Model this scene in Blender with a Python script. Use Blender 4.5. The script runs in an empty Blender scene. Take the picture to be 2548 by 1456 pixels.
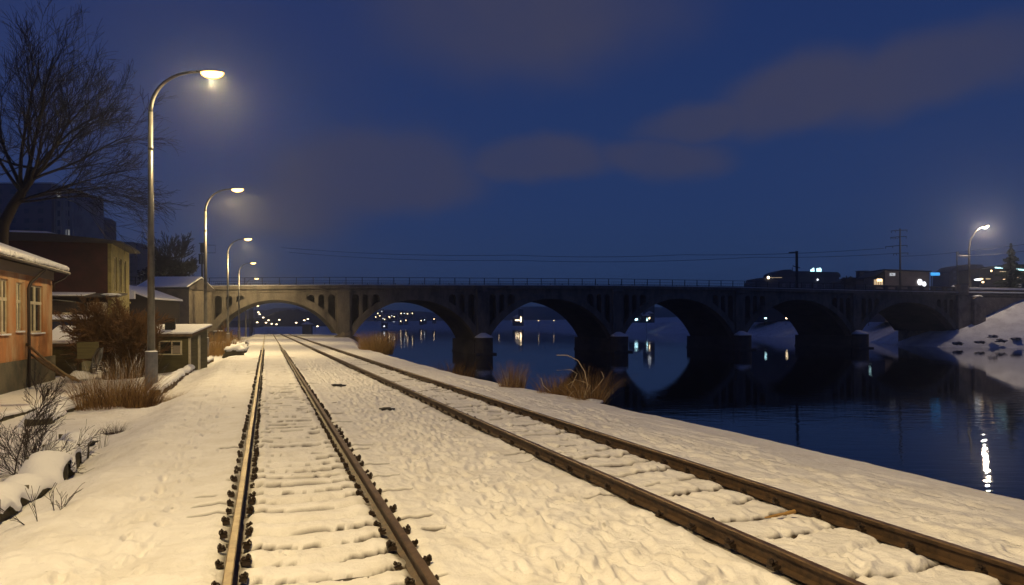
import bpy, math, random
import numpy as np
from mathutils import Vector, Matrix, noise as mn
from mathutils.geometry import tessellate_polygon
random.seed(7); rng = np.random.default_rng(11)
R = math.radians; PI = math.pi
sc = bpy.context.scene
col = sc.collection
# ------------------------------------------------------------------ camera frame
F = 1840.0; CX = 1274.0; CY = 803.8; EYE = 2.1; ROLL = R(0.2)
CA, SA = math.cos(ROLL), math.sin(ROLL)
def at(px, py, Y):
    u = px - CX; v = CY - py
    return Vector(((u*CA + v*SA)*Y/F, Y, EYE + (-u*SA + v*CA)*Y/F))
def on(px, py, z):
    v = at(px, py, 1.0); k = (z-EYE)/(v.z-EYE)
    return Vector((v.x*k, k, z))
TH = math.atan(611/1840.0); TC, TS = math.cos(TH), math.sin(TH)
def SL(s, L, z=0.0): return Vector((-TS*s + TC*L, TC*s + TS*L, z))
def toSL(x, y): return (-TS*x + TC*y, TC*x + TS*y)
WATER = EYE - 5.4
# ------------------------------------------------------------------ object helpers
def tag(o, label=None, cat=None, group=None, kind=None):
    if label: o['label'] = label
    if cat: o['category'] = cat
    if group: o['group'] = group
    if kind: o['kind'] = kind
    return o
def thing(name, label, cat, loc=(0,0,0), rz=0.0, group=None):
    o = bpy.data.objects.new(name, None); col.objects.link(o)
    o.empty_display_size = .3
    o.location = loc; o.rotation_euler = (0, 0, rz)
    return tag(o, label, cat, group)
def copy_tree(o, parent=None, name=None):
    c = o.copy(); col.objects.link(c); c.parent = parent
    for ch in list(o.children): copy_tree(ch, c)
    return c
class MB:
    def __init__(s): s.v = []; s.f = []; s.m = []
    def add(s, vs, fs, mi=0):
        n = len(s.v); s.v += [tuple(p) for p in vs]; s.f += [tuple(i+n for i in f) for f in fs]; s.m += [mi]*len(fs); return s
    def box(s, c, d, rz=0, mi=0, tilt=0, rx=0):
        hx, hy, hz = d[0]/2, d[1]/2, d[2]/2
        M = Matrix.Rotation(rz, 3, 'Z') @ Matrix.Rotation(tilt, 3, 'Y') @ Matrix.Rotation(rx, 3, 'X')
        vs = [Vector(c) + M @ Vector((x, y, z)) for x in (-hx, hx) for y in (-hy, hy) for z in (-hz, hz)]
        return s.add(vs, [(0,1,3,2), (4,6,7,5), (0,4,5,1), (2,3,7,6), (0,2,6,4), (1,5,7,3)], mi)
    def tube(s, pts, rad, n=8, mi=0, cap=True):
        pts = [Vector(p) for p in pts]
        if not hasattr(rad, '__len__'): rad = [rad]*len(pts)
        vs = []; fs = []; ref = None
        for i, p in enumerate(pts):
            d = (pts[min(i+1, len(pts)-1)] - pts[max(i-1, 0)])
            if d.length < 1e-9: d = Vector((0,0,1))
            d.normalize()
            if ref is None: ref = Vector((1,0,0)) if abs(d.x) < .8 else Vector((0,1,0))
            a = d.cross(ref)
            if a.length < 1e-6: a = d.cross(Vector((0.3,.8,.5)))
            a.normalize(); b = d.cross(a); ref = b.cross(d) if False else ref
            for k in range(n):
                t = 2*PI*k/n
                vs.append(p + (a*math.cos(t) + b*math.sin(t))*rad[i])
        for i in range(len(pts)-1):
            for k in range(n):
                k2 = (k+1) % n
                fs.append((i*n+k, i*n+k2, (i+1)*n+k2, (i+1)*n+k))
        if cap and n > 2:
            fs.append(tuple(range(n))[::-1]); fs.append(tuple((len(pts)-1)*n+k for k in range(n)))
        return s.add(vs, fs, mi)
    def ell(s, c, r, nu=14, nv=8, lo=-1.0, hi=1.0, M=None, mi=0, jit=0):
        vs = []; fs = []
        for j in range(nv+1):
            zz = lo + (hi-lo)*j/nv; ph = math.asin(max(-1, min(1, zz))) 
            ph = math.asin(lo) + (math.asin(hi)-math.asin(lo))*j/nv
            for i in range(nu):
                t = 2*PI*i/nu
                p = Vector((math.cos(ph)*math.cos(t)*r[0], math.cos(ph)*math.sin(t)*r[1], math.sin(ph)*r[2]))
                if jit: p *= 1 + jit*mn.noise(Vector(p)*2.3/max(r) + Vector(c))*1.6
                if M is not None: p = M @ p
                vs.append(Vector(c) + p)
        for j in range(nv):
            for i in range(nu):
                i2 = (i+1) % nu
                fs.append((j*nu+i, j*nu+i2, (j+1)*nu+i2, (j+1)*nu+i))
        fs.append(tuple(range(nu))[::-1]); fs.append(tuple(nv*nu+i for i in range(nu)))
        return s.add(vs, fs, mi)
    def prism(s, outer, holes, v0, v1, frame=None, mi=0):
        """polygon in (u,z) extruded along v"""
        loops = [outer] + list(holes)
        tris = tessellate_polygon([[Vector((p[0], p[1], 0)) for p in lp] for lp in loops])
        flat = [p for lp in loops for p in lp]; n = len(flat)
        fr = frame or (lambda u, v, z: (u, v, z))
        vs = [fr(p[0], v0, p[1]) for p in flat] + [fr(p[0], v1, p[1]) for p in flat]
        fs = []
        for t in tris:
            fs.append(tuple(t)); fs.append(tuple(i+n for i in t)[::-1])
        k = 0
        for lp in loops:
            m = len(lp)
            for i in range(m):
                a, b = k+i, k+(i+1) % m
                fs.append((a, b, b+n, a+n))
            k += m
        return s.add(vs, fs, mi)
    def build(s, name, mats, parent=None, smooth=False, fix=True):
        me = bpy.data.meshes.new(name); me.from_pydata(s.v, [], s.f)
        if not isinstance(mats, (list, tuple)): mats = [mats]
        for m in mats: me.materials.append(m)
        if len(mats) > 1: me.polygons.foreach_set('material_index', s.m)
        if fix and len(s.f) < 60000:
            import bmesh
            bm = bmesh.new(); bm.from_mesh(me); bmesh.ops.recalc_face_normals(bm, faces=bm.faces); bm.to_mesh(me); bm.free()
        if smooth: me.polygons.foreach_set('use_smooth', [True]*len(me.polygons))
        me.update()
        o = bpy.data.objects.new(name, me); col.objects.link(o)
        if parent is not None: o.parent = parent
        return o
def bevel(o, w=.02, seg=2):
    m = o.modifiers.new('bevel', 'BEVEL'); m.width = w; m.segments = seg; m.limit_method = 'ANGLE'; m.angle_limit = R(40); return o
# ------------------------------------------------------------------ materials
def mat(name, base, rough=.7, metal=0.0, var=None, vs=3.0, var2=None, vs2=.6, bump=0.0, bs=20.0, emit=None, es=0.0, stretch=(1,1,1), bdist=.02, ior=None, spec=None):
    m = bpy.data.materials.new(name); m.use_nodes = True
    nt = m.node_tree; N = nt.nodes; Lk = nt.links; b = N['Principled BSDF']
    b.inputs['Base Color'].default_value = (*base, 1); b.inputs['Roughness'].default_value = rough; b.inputs['Metallic'].default_value = metal
    if spec is not None: b.inputs['Specular IOR Level'].default_value = spec
    tc = N.new('ShaderNodeTexCoord'); mp = N.new('ShaderNodeMapping'); Lk.new(tc.outputs['Object'], mp.inputs['Vector']); mp.inputs['Scale'].default_value = stretch
    last = None
    if var:
        def layer(prev, c2, scale, lo, hi):
            n = N.new('ShaderNodeTexNoise'); n.inputs['Scale'].default_value = scale; n.inputs['Detail'].default_value = 6; n.inputs['Roughness'].default_value = .65
            Lk.new(mp.outputs['Vector'], n.inputs['Vector'])
            mr = N.new('ShaderNodeMapRange'); mr.inputs['From Min'].default_value = lo; mr.inputs['From Max'].default_value = hi; Lk.new(n.outputs['Fac'], mr.inputs['Value'])
            mx = N.new('ShaderNodeMix'); mx.data_type = 'RGBA'; Lk.new(mr.outputs['Result'], mx.inputs['Factor'])
            if prev is None: mx.inputs[6].default_value = (*base, 1)
            else: Lk.new(prev, mx.inputs[6])
            mx.inputs[7].default_value = (*c2, 1); return mx.outputs[2]
        last = layer(None, var, vs, .42, .62)
        if var2: last = layer(last, var2, vs2, .5, .66)
        Lk.new(last, b.inputs['Base Color'])
    if bump:
        n = N.new('ShaderNodeTexNoise'); n.inputs['Scale'].default_value = bs; n.inputs['Detail'].default_value = 5; Lk.new(mp.outputs['Vector'], n.inputs['Vector'])
        bp = N.new('ShaderNodeBump'); bp.inputs['Strength'].default_value = bump; bp.inputs['Distance'].default_value = bdist
        Lk.new(n.outputs['Fac'], bp.inputs['Height']); Lk.new(bp.outputs['Normal'], b.inputs['Normal'])
    if emit:
        b.inputs['Emission Color'].default_value = (*emit, 1); b.inputs['Emission Strength'].default_value = es
    return m
M = {}
M['snow'] = mat('snow', (.80,.80,.82), .65, bump=.55, bs=14, bdist=.03, spec=.25)
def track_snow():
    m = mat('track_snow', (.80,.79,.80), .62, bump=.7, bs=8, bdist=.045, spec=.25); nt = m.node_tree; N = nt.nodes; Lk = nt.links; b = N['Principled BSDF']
    at_ = N.new('ShaderNodeAttribute'); at_.attribute_name = 'dirt_shade'; n = N.new('ShaderNodeTexNoise'); n.inputs['Scale'].default_value = 1.3; n.inputs['Detail'].default_value = 8; n.inputs['Roughness'].default_value = .7  # mask holds real dirt and shade painted along the sleeper ridges
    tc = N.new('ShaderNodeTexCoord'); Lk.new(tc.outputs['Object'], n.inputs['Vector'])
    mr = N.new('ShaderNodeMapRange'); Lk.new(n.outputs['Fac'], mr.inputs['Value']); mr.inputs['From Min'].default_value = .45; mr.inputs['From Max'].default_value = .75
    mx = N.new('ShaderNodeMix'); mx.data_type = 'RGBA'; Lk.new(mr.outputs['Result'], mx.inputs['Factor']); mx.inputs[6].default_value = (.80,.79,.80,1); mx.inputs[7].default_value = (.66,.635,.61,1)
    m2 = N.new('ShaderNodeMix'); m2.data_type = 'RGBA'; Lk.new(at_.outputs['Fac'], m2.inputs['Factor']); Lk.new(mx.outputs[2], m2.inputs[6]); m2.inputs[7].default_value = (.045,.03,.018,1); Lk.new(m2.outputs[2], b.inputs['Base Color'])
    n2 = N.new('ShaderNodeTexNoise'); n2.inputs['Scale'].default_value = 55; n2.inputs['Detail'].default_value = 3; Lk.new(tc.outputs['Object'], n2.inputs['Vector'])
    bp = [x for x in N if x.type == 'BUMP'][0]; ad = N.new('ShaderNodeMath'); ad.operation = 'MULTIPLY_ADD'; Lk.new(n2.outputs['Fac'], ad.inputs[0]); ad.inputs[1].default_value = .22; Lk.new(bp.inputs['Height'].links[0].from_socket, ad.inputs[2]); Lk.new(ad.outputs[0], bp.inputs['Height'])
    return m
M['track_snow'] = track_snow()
M['snow2'] = mat('snow_far', (.78,.79,.82), .7, bump=.5, bs=2.5, bdist=.15, spec=.2, var=(.60,.60,.64), vs=.35)
M['farland'] = mat('far_land', (.45,.46,.50), .9, var=(.03,.03,.03), vs=.035, var2=(.02,.02,.022), vs2=.02)
M['rust'] = mat('rail_rust', (.085,.048,.022), .6, .25, var=(.035,.02,.01), vs=9, bump=.3, bs=60, bdist=.003)
M['railtop'] = mat('rail_top', (.34,.25,.13), .5, .35, var=(.20,.14,.07), vs=5, stretch=(1,1,1), bump=.15, bs=30, bdist=.003)
M['railtop2'] = mat('rail_top_dull', (.17,.11,.06), .48, .5, var=(.09,.055,.03), vs=5, bump=.15, bs=30, bdist=.003)
M['clip'] = mat('clip_iron', (.045,.028,.016), .55, .3, var=(.02,.012,.008), vs=40, bump=.4, bs=120, bdist=.004)
M['tie'] = mat('sleeper_wood', (.05,.04,.03), .85)
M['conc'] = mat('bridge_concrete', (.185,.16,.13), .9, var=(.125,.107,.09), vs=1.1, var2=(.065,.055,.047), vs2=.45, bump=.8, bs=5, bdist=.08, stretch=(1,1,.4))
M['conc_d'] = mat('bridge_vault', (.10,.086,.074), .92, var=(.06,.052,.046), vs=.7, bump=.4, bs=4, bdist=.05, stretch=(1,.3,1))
M['stone'] = mat('stone_wall', (.17,.14,.105), .9, var=(.11,.09,.07), vs=1.1, bump=.8, bs=3.5, bdist=.1)
M['stone_r'] = mat('stone_wall_lit_tone', (.40,.32,.23), .9, var=(.30,.24,.17), vs=.9, var2=(.2,.16,.12), vs2=.4, bump=.8, bs=3.5, bdist=.1)  # paler copy of the stone; lamplight on the wall put into its colour
M['iron'] = mat('dark_iron', (.018,.018,.02), .6, .3)
M['pole'] = mat('lamp_pole', (.13,.125,.12), .38, .6, var=(.09,.088,.085), vs=3, bump=.1, bs=20)
M['sleeve'] = mat('lamp_sleeve', (.17,.17,.18), .6, .1, var=(.13,.13,.14), vs=5, bump=.25, bs=25, bdist=.01)
M['head'] = mat('lamp_head', (.10,.095,.09), .5, .2)
M['bulb'] = mat('lamp_bulb', (1,.8,.5), .5, emit=(1,.66,.27), es=6)
def bulb():
    nt = M['bulb'].node_tree; N = nt.nodes; b = N['Principled BSDF']; lw = N.new('ShaderNodeLayerWeight'); lw.inputs['Blend'].default_value = .5
    r = N.new('ShaderNodeValToRGB'); nt.links.new(lw.outputs['Facing'], r.inputs[0]); e = r.color_ramp.elements; e[0].position = .15; e[0].color = (1,.66,.26,1); e[1].position = .85; e[1].color = (.16,.075,.014,1)
    x = r.color_ramp.elements.new(.5); x.color = (.4,.23,.06,1); nt.links.new(r.outputs[0], b.inputs['Emission Color']); b.inputs['Base Color'].default_value = (.05,.04,.02,1)
bulb()
M['bulb_w'] = mat('lamp_bulb_white', (1,.95,.85), .5, emit=(1,.84,.58), es=14)
M['orange'] = mat('orange_plaster', (.50,.20,.065), .9, var=(.32,.15,.055), vs=1.1, var2=(.52,.36,.20), vs2=.6, bump=.5, bs=9, bdist=.03, stretch=(1,1,.35))
M['plinth'] = mat('plinth', (.12,.10,.065), .95, var=(.07,.065,.045), vs=1.5, bump=.6, bs=7, bdist=.03, var2=(.17,.13,.08), vs2=.9)
M['cream'] = mat('cream_paint', (.60,.54,.38), .7, var=(.45,.38,.26), vs=4)
M['glass'] = mat('window_glass', (.03,.03,.028), .12, 0)
M['redb'] = mat('red_plaster', (.070,.024,.020), .95, var=(.045,.017,.015), vs=.8, bump=.3, bs=5, bdist=.03)
M['yellow'] = mat('yellow_plaster', (.30,.25,.085), .9, var=(.19,.155,.055), vs=1.4, bump=.4, bs=5, bdist=.03)
M['dbrown'] = mat('dark_boards', (.035,.022,.018), .9, var=(.02,.014,.012), vs=2, stretch=(6,6,.3))
M['roofm'] = mat('roof_edge', (.05,.04,.035), .8)
M['blue'] = mat('blue_sheet', (.035,.045,.095), .5, .2, var=(.025,.035,.075), vs=4, stretch=(5,5,.3))
M['blue2'] = mat('grey_sheet', (.09,.10,.13), .5, .2, var=(.07,.08,.11), vs=4, stretch=(5,5,.3))
M['olive'] = mat('olive_boards', (.10,.085,.035), .85, var=(.065,.055,.022), vs=2, stretch=(.5,.5,6), bump=.3, bs=3)
M['wood'] = mat('old_wood', (.16,.11,.06), .85, var=(.09,.06,.035), vs=5, bump=.3, bs=20)
M['tower'] = mat('tower_concrete', (.17,.15,.16), .9, var=(.11,.10,.115), vs=.12)
M['tower2'] = mat('tower_concrete_pale', (.30,.29,.28), .9, var=(.2,.19,.19), vs=.2)
M['bark'] = mat('bark', (.03,.021,.016), .95, bump=.4, bs=12)
M['twig'] = mat('twig', (.20,.13,.085), .9)
M['twig_d'] = mat('twig_dark', (.028,.018,.013), .9)
M['reed'] = mat('dry_reed', (.34,.20,.065), .9, var=(.24,.13,.04), vs=3)
M['reed_g'] = mat('golden_reed', (.33,.205,.07), .9, var=(.22,.13,.045), vs=3)
M['reed_d'] = mat('dark_reed', (.085,.042,.015), .9, var=(.05,.025,.01), vs=3)
M['bush'] = mat('brown_bush', (.17,.088,.032), .9, var=(.09,.045,.017), vs=2)
M['straw'] = mat('pale_straw', (.55,.45,.30), .9)
M['rock'] = mat('rubble', (.10,.085,.05), .95, var=(.05,.042,.025), vs=2.5, bump=.7, bs=8, bdist=.04)
M['bank_rock'] = mat('bank_rock', (.20,.18,.19), .95, var=(.7,.7,.73), vs=1.6, bump=.7, bs=6, bdist=.06)
M['black'] = mat('black_stone', (.012,.011,.010), .8)
M['spruce'] = mat('spruce_needles', (.02,.035,.025), .9, var=(.035,.05,.035), vs=1)
M['dkbld'] = mat('dark_building', (.06,.065,.085), .9, var=(.035,.04,.055), vs=.25)
M['brbld'] = mat('brown_building', (.20,.165,.15), .9, var=(.14,.12,.11), vs=.3)
M['pipe'] = mat('downpipe', (.05,.035,.028), .5, .3)
M['brush'] = mat('dark_thicket', (.03,.026,.022), .95)
def emis(name, c, s): return mat(name, c, .6, emit=c, es=s)
M['e_cyan'] = emis('lit_cyan', (.55,.95,1.0), 2.2)
M['e_blue'] = emis('lit_blue', (.06,.42,.95), 1.1)
M['e_white'] = emis('lit_white', (.9,.95,1.0), 2.6)
M['e_warm'] = emis('lit_warm', (1.0,.68,.36), 3.2)
M['e_warm_s'] = emis('lit_warm_strong', (1.0,.76,.46), 7)
M['e_cyan_s'] = emis('lit_cyan_strong', (.5,.9,1.0), 6)
M['e_dimw'] = emis('lit_dim_warm', (.85,.62,.34), .75)
M['e_dimc'] = emis('lit_dim_cool', (.55,.75,.85), .5)
# water
def water_mat():
    m = bpy.data.materials.new('river_water'); m.use_nodes = True; nt = m.node_tree; N = nt.nodes; Lk = nt.links; b = N['Principled BSDF']
    b.inputs['Base Color'].default_value = (.003,.006,.014,1); b.inputs['Roughness'].default_value = .02; b.inputs['IOR'].default_value = 1.33
    tc = N.new('ShaderNodeTexCoord')
    mp = N.new('ShaderNodeMapping'); mp.inputs['Scale'].default_value = (.55, 1.5, 1); Lk.new(tc.outputs['Object'], mp.inputs['Vector'])
    n1 = N.new('ShaderNodeTexNoise'); n1.inputs['Scale'].default_value = 1.1; n1.inputs['Detail'].default_value = 3; Lk.new(mp.outputs['Vector'], n1.inputs['Vector'])
    n2 = N.new('ShaderNodeTexNoise'); n2.inputs['Scale'].default_value = .05; n2.inputs['Detail'].default_value = 2; Lk.new(tc.outputs['Object'], n2.inputs['Vector'])
    mr = N.new('ShaderNodeMapRange'); mr.inputs['From Min'].default_value = .35; mr.inputs['From Max'].default_value = .65; mr.inputs['To Min'].default_value = .35; mr.inputs['To Max'].default_value = 1.0
    Lk.new(n2.outputs['Fac'], mr.inputs['Value'])
    mu = N.new('ShaderNodeMath'); mu.operation = 'MULTIPLY'; Lk.new(n1.outputs['Fac'], mu.inputs[0]); Lk.new(mr.outputs['Result'], mu.inputs[1])
    sy = N.new('ShaderNodeSeparateXYZ'); Lk.new(tc.outputs['Object'], sy.inputs[0]); m3 = N.new('ShaderNodeMapRange'); m3.interpolation_type = 'SMOOTHSTEP'; Lk.new(sy.outputs['Y'], m3.inputs['Value'])
    m3.inputs['From Min'].default_value = 34; m3.inputs['From Max'].default_value = 56; m3.inputs['To Min'].default_value = 2.0; m3.inputs['To Max'].default_value = .42
    m4 = N.new('ShaderNodeMath'); m4.operation = 'MULTIPLY'; Lk.new(mu.outputs['Value'], m4.inputs[0]); Lk.new(m3.outputs['Result'], m4.inputs[1])
    bp = N.new('ShaderNodeBump'); bp.inputs['Strength'].default_value = 1.0; bp.inputs['Distance'].default_value = .016
    Lk.new(m4.outputs['Value'], bp.inputs['Height']); Lk.new(bp.outputs['Normal'], b.inputs['Normal'])
    return m
M['water'] = water_mat()
# ------------------------------------------------------------------ numpy noise + terrain
TAB = rng.random((256, 256)).astype(np.float32)
def vnoise(x, y):
    xi = np.floor(x).astype(int); yi = np.floor(y).astype(int); fx = x-xi; fy = y-yi
    fx = fx*fx*(3-2*fx); fy = fy*fy*(3-2*fy)
    a = TAB[xi & 255, yi & 255]; b = TAB[(xi+1) & 255, yi & 255]; c = TAB[xi & 255, (yi+1) & 255]; d = TAB[(xi+1) & 255, (yi+1) & 255]
    return (a*(1-fx)+b*fx)*(1-fy) + (c*(1-fx)+d*fx)*fy
def fbm(x, y, o=4, g=.5):
    t = 0; a = 1; n = 0
    for i in range(o):
        t = t + a*(vnoise(x*2**i+17.3*i, y*2**i+9.1*i)-.5); n += a; a *= g
    return t/n
def sstep(a, b, x):
    t = np.clip((x-a)/(b-a), 0, 1); return t*t*(3-2*t)
def Ledge(s): return np.interp(s, [-20,0,9,12,20,27,40,60,80,105,125,200,400,660,1000], [9.3,9.0,8.8,8.75,8.5,7.9,7.8,8.0,8.9,11.4,12.5,15,48,95,190])
def L2c(s): return 4.97 - .0105*np.asarray(s, float)
def macro(s, L):
    s = np.asarray(s, float); L = np.asarray(L, float)
    Le = Ledge(s)
    sh = -1.95 - .25*sstep(14, 4, s)
    z = 0*s + 0*L
    z = z - .38*sstep(sh, sh-1.5, L) - .22*sstep(-4.2, -7.5, L)
    z = z + .06*np.exp(-((L-sh-.15)/.35)**2)*(.4+fbm(s*.3, L*.3, 2))
    z = z + .22*fbm(s*.22+3, L*.22, 3)*sstep(sh, sh-2, L)
    z = z + .5*fbm(s*.04+3, L*.04, 3)*sstep(-18, -60, L)
    z = z - .10*sstep(6.3, Le, L) + .03*fbm(s*.2, L*.3+40, 3)*sstep(6, 7, L)
    d = L - Le - .4*fbm(s*.3, s*0+5., 5, .6)
    z = z - np.where(d > 0, np.minimum(.95*(np.sqrt(d*d+.09)-.3+0*d), 5.5), 0)
    z = z + .05*fbm(s*.15+50, L*.15, 2)
    z = z - 1.7*sstep(150, 185, s)*sstep(-30, 0, L)*sstep(400, 260, s)
    return z
def gz(x, y):
    s, L = toSL(x, y); return float(macro(s, L))
def push(b, d):
    n = Vector((b.x, b.y, 0)).normalized(); q = b+n*d; q.z = gz(q.x, q.y); return q
def gnd(px, py, zg=-.4):
    """ground point under a pixel"""
    p = on(px, py, zg)
    for _ in range(6):
        zg = gz(p.x, p.y); p = on(px, py, zg)
    return p
# ground grid
def make_ground():
    S = [-14.0]
    while S[-1] < 900:
        s = S[-1]
        S.append(s + (.22 if s < 3.5 else .055 if s < 4.6 else max(.020, .020*(s/6)**1.55)))
    S = np.array(S)
    C = np.concatenate([-np.geomspace(260, 14, 50)[:-1], np.arange(-14, -4, .12), np.arange(-4, -2.6, .05), np.arange(-2.6, 6.6, .024), np.arange(6.6, 8.6, .04), np.arange(8.6, 9.5, .06), np.array([9.6,9.8,10,10.4,11,12,13,14,15.5,17])])
    SS, CC = np.meshgrid(S, C, indexing='ij')
    Le = Ledge(SS)
    LL = CC + (Le-8.8)*sstep(6.2, 8.6, CC)
    Z = macro(SS, LL)
    near = sstep(70, 30, SS); DSH = np.zeros(SS.shape, np.float32)
    # --- sleepers under snow
    def ties(c0, half, per, amp, sag, outw, seedo):
        x = (LL-c0)/half
        ph = (SS + sag*(1-np.clip(x*x, 0, 1.6)) + .035*fbm(SS*1.3+seedo, LL*1.5, 3))/per
        k = np.floor(ph); fr = ph-k
        am = .55 + .9*vnoise(k*7.13+seedo, LL*.8+k*3.1)
        prof = sstep(.0, .16, fr)*sstep(1.0, .45, fr)
        inn = sstep(1.04, .96, np.abs(x)); out = sstep(outw, outw-.35, np.abs(x))*(1-inn)*.45
        z = amp*am*prof*(inn+out)
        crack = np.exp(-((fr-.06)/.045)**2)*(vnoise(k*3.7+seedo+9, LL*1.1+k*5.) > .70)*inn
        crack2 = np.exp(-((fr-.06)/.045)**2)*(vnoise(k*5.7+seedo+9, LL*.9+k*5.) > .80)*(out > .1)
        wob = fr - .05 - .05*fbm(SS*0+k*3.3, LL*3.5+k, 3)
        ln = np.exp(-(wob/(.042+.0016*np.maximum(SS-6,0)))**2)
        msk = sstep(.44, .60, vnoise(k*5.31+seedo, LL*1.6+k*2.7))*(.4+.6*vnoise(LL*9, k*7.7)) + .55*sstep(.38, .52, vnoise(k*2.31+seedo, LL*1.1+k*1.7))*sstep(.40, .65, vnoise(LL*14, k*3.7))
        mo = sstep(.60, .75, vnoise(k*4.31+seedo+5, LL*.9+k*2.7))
        dd = sstep(.12, .30, ln*(msk*inn + mo*(out > .1)))*.9*sstep(60, 35, SS) + .13*np.exp(-((fr-.02)/.10)**2)*(inn+out)*near  # exposed sleeper edges, plus shade painted in as dark lines and trough tone
        DSH[:] = np.maximum(DSH, dd)
        return z*near*1.0 - .03*np.exp(-(wob/.05)**2)*(inn+.5*out)*near - .02*dd
    Z += ties(.46, .72, .46, .046, .14, 1.9, 3)
    c2 = L2c(SS)
    Z += ties(c2, .74, .62, .024, .14, 1.8, 31)
    # --- lumps and trampled patches
    tr = sstep(1.3, 2.0, LL)*sstep(4.3, 3.3, LL) + .8*sstep(-2.1, -1.6, LL)*sstep(-.5, -.9, LL) + .35*sstep(5.8, 6.3, LL)*sstep(7.6, 7.0, LL) + .45*((LL > -.3) & (LL < 1.2)) + .5*((LL > c2-.7) & (LL < c2+.7)) + .15
    pm = sstep(.25, .75, vnoise(SS*.45, LL*.8+7)*.65+vnoise(SS*1.3, LL*1.6)*.35); Z += .085*fbm(SS*1.1, LL*1.5, 5, .52)*tr*near*(.25+1.5*pm)
    Z += .030*fbm(SS*7, LL*8, 3, .55)*tr*(.1+1.5*pm)*sstep(26, 10, SS)
    rg = np.abs(fbm(SS*.9+7, LL*2.4+60, 3))
    Z += .03*np.exp(-(rg/.035)**2)*sstep(1.4, 2, LL)*sstep(8.3, 7.6, CC)*near
    # smooth wind drifts on the left shoulder
    Z += .23*fbm(SS*1.4+LL*.9, LL*.8-SS*.3, 5, .55)*sstep(-.8, -1.3, LL)*sstep(-6, -4, LL)
    Z += .06*fbm(SS*3.2, LL*1.6+SS*.5, 4, .6)*sstep(-.6, -1.1, LL)*sstep(-4.5, -3.2, LL)*near
    # footprints
    def stamp(s, L, rs, rl, ang, dep, rim=.35):
        i0, i1 = np.searchsorted(S, [s-.5, s+.5]); j0, j1 = np.searchsorted(C, [L-.5, L+.5])
        if i1-i0 < 2 or j1-j0 < 2: return
        a = SS[i0:i1, j0:j1]-s; b = LL[i0:i1, j0:j1]-L
        p = a*math.cos(ang)+b*math.sin(ang); q = -a*math.sin(ang)+b*math.cos(ang)
        r = (p/rs)**2+(q/rl)**2
        Z[i0:i1, j0:j1] += -dep*np.exp(-r**1.6) + dep*rim*np.exp(-((np.sqrt(r)-1.35)/.3)**2)
    for k in range(1000):
        s = 4 + 34*random.random()**1.5
        m = random.random()
        if m < .55: L = random.uniform(1.6, 3.9)
        elif m < .72: L = random.gauss(-1.25, .28)
        elif m < .80: L = random.uniform(-.1, 1.0)
        elif m < .88: L = random.uniform(4.4, 5.5)
        else: L = random.uniform(6.1, 7.6)
        if vnoise(np.array(s*.5), np.array(L*.7+9)) < .38: continue
        stamp(s, L, random.uniform(.10, .2), random.uniform(.045, .09), random.gauss(0, .6), random.uniform(.008, .045), random.uniform(.1,.6))
    for L0, s_a, s_b, dr, dpt in [(2.2,3.5,34,.012,.035),(2.75,4,40,-.006,.03),(3.3,3.5,30,.004,.04),(1.95,9,45,.01,.03),(-1.15,3.5,40,-.004,.04),(-1.5,6,30,.0,.03),(6.9,4,36,.005,.03),(3.0,12,60,.012,.04),(2.5,3,20,.03,.035)]:
        s = s_a; sg = 1
        while s < s_b:
            L = L0 + dr*(s-s_a) + .12*sg + random.gauss(0, .03); stamp(s, L, .15, .055, random.gauss(.12*sg, .12), dpt*random.uniform(.7, 1.2), .45); s += random.gauss(.36, .04); sg = -sg
    for k in range(26):   # drag lines on the river side shoulder
        s = random.uniform(5, 30); L = random.uniform(6.4, 8.2); ang = random.gauss(.02, .09)
        n = random.randint(6, 26)
        dep = random.uniform(.008, .02)
        for i in range(n):
            s += .12; L += .12*math.sin(ang); ang += random.gauss(0, .03)
            stamp(s, min(L, 8.35), .13, .05, ang, dep, .5)
    sp = vnoise(SS*9+3, LL*9)*vnoise(SS*23, LL*21+9); DSH[:] = np.maximum(DSH, .55*sstep(.80, .9, sp)*(tr > .3)*near)
    Lp = c2 + 1.55 + .25*fbm(SS*.5+3, SS*0+2., 3)
    Z += .05*np.exp(-((LL-Lp)/.16)**2)*(.4+fbm(SS*3.5, LL*4, 3)*1.4)*near*sstep(26, 12, SS)
    rg2 = np.abs(fbm(SS*.35+11, LL*1.3+SS*.10+5, 3)); Z += .028*np.exp(-(rg2/.03)**2)*sstep(6.3, 6.8, LL)*sstep(8.6, 8.2, CC)*near
    Z += .04*fbm(SS*5, LL*5.5, 3)*np.exp(-((LL-3.4)/.45)**2)*sstep(30, 10, SS)*pm
    # grooves where the rails stand
    for Lr in (0*SS-.291, 0*SS+1.208, c2-.75, c2+.75):
        d = np.abs(LL-Lr)
        g = sstep(.155, .075, d)
        dep = .035 + .05*fbm(SS*3.2, Lr*0+Lr.mean(), 3)
        Z = Z*(1-g*.8) - g*dep*sstep(90, 60, SS)
        Z += .016*np.exp(-((d-.24)/.06)**2)*near
        DSH[:] = np.maximum(DSH, .8*sstep(.125, .07, d + .07*fbm(SS*6, LL*6, 3))*sstep(90, 50, SS))
    X = -TS*SS + TC*LL; Y = TC*SS + TS*LL
    nr, nc = SS.shape
    V = np.stack([X, Y, Z], -1).reshape(-1, 3)
    idx = np.arange(nr*nc).reshape(nr, nc)
    q = np.stack([idx[:-1, :-1], idx[:-1, 1:], idx[1:, 1:], idx[1:, :-1]], -1).reshape(-1, 4)
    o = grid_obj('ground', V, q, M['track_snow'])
    a = o.data.attributes.new('dirt_shade', 'FLOAT', 'POINT'); a.data.foreach_set('value', np.clip(DSH, 0, 1).astype(np.float32).ravel()); return o
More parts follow.
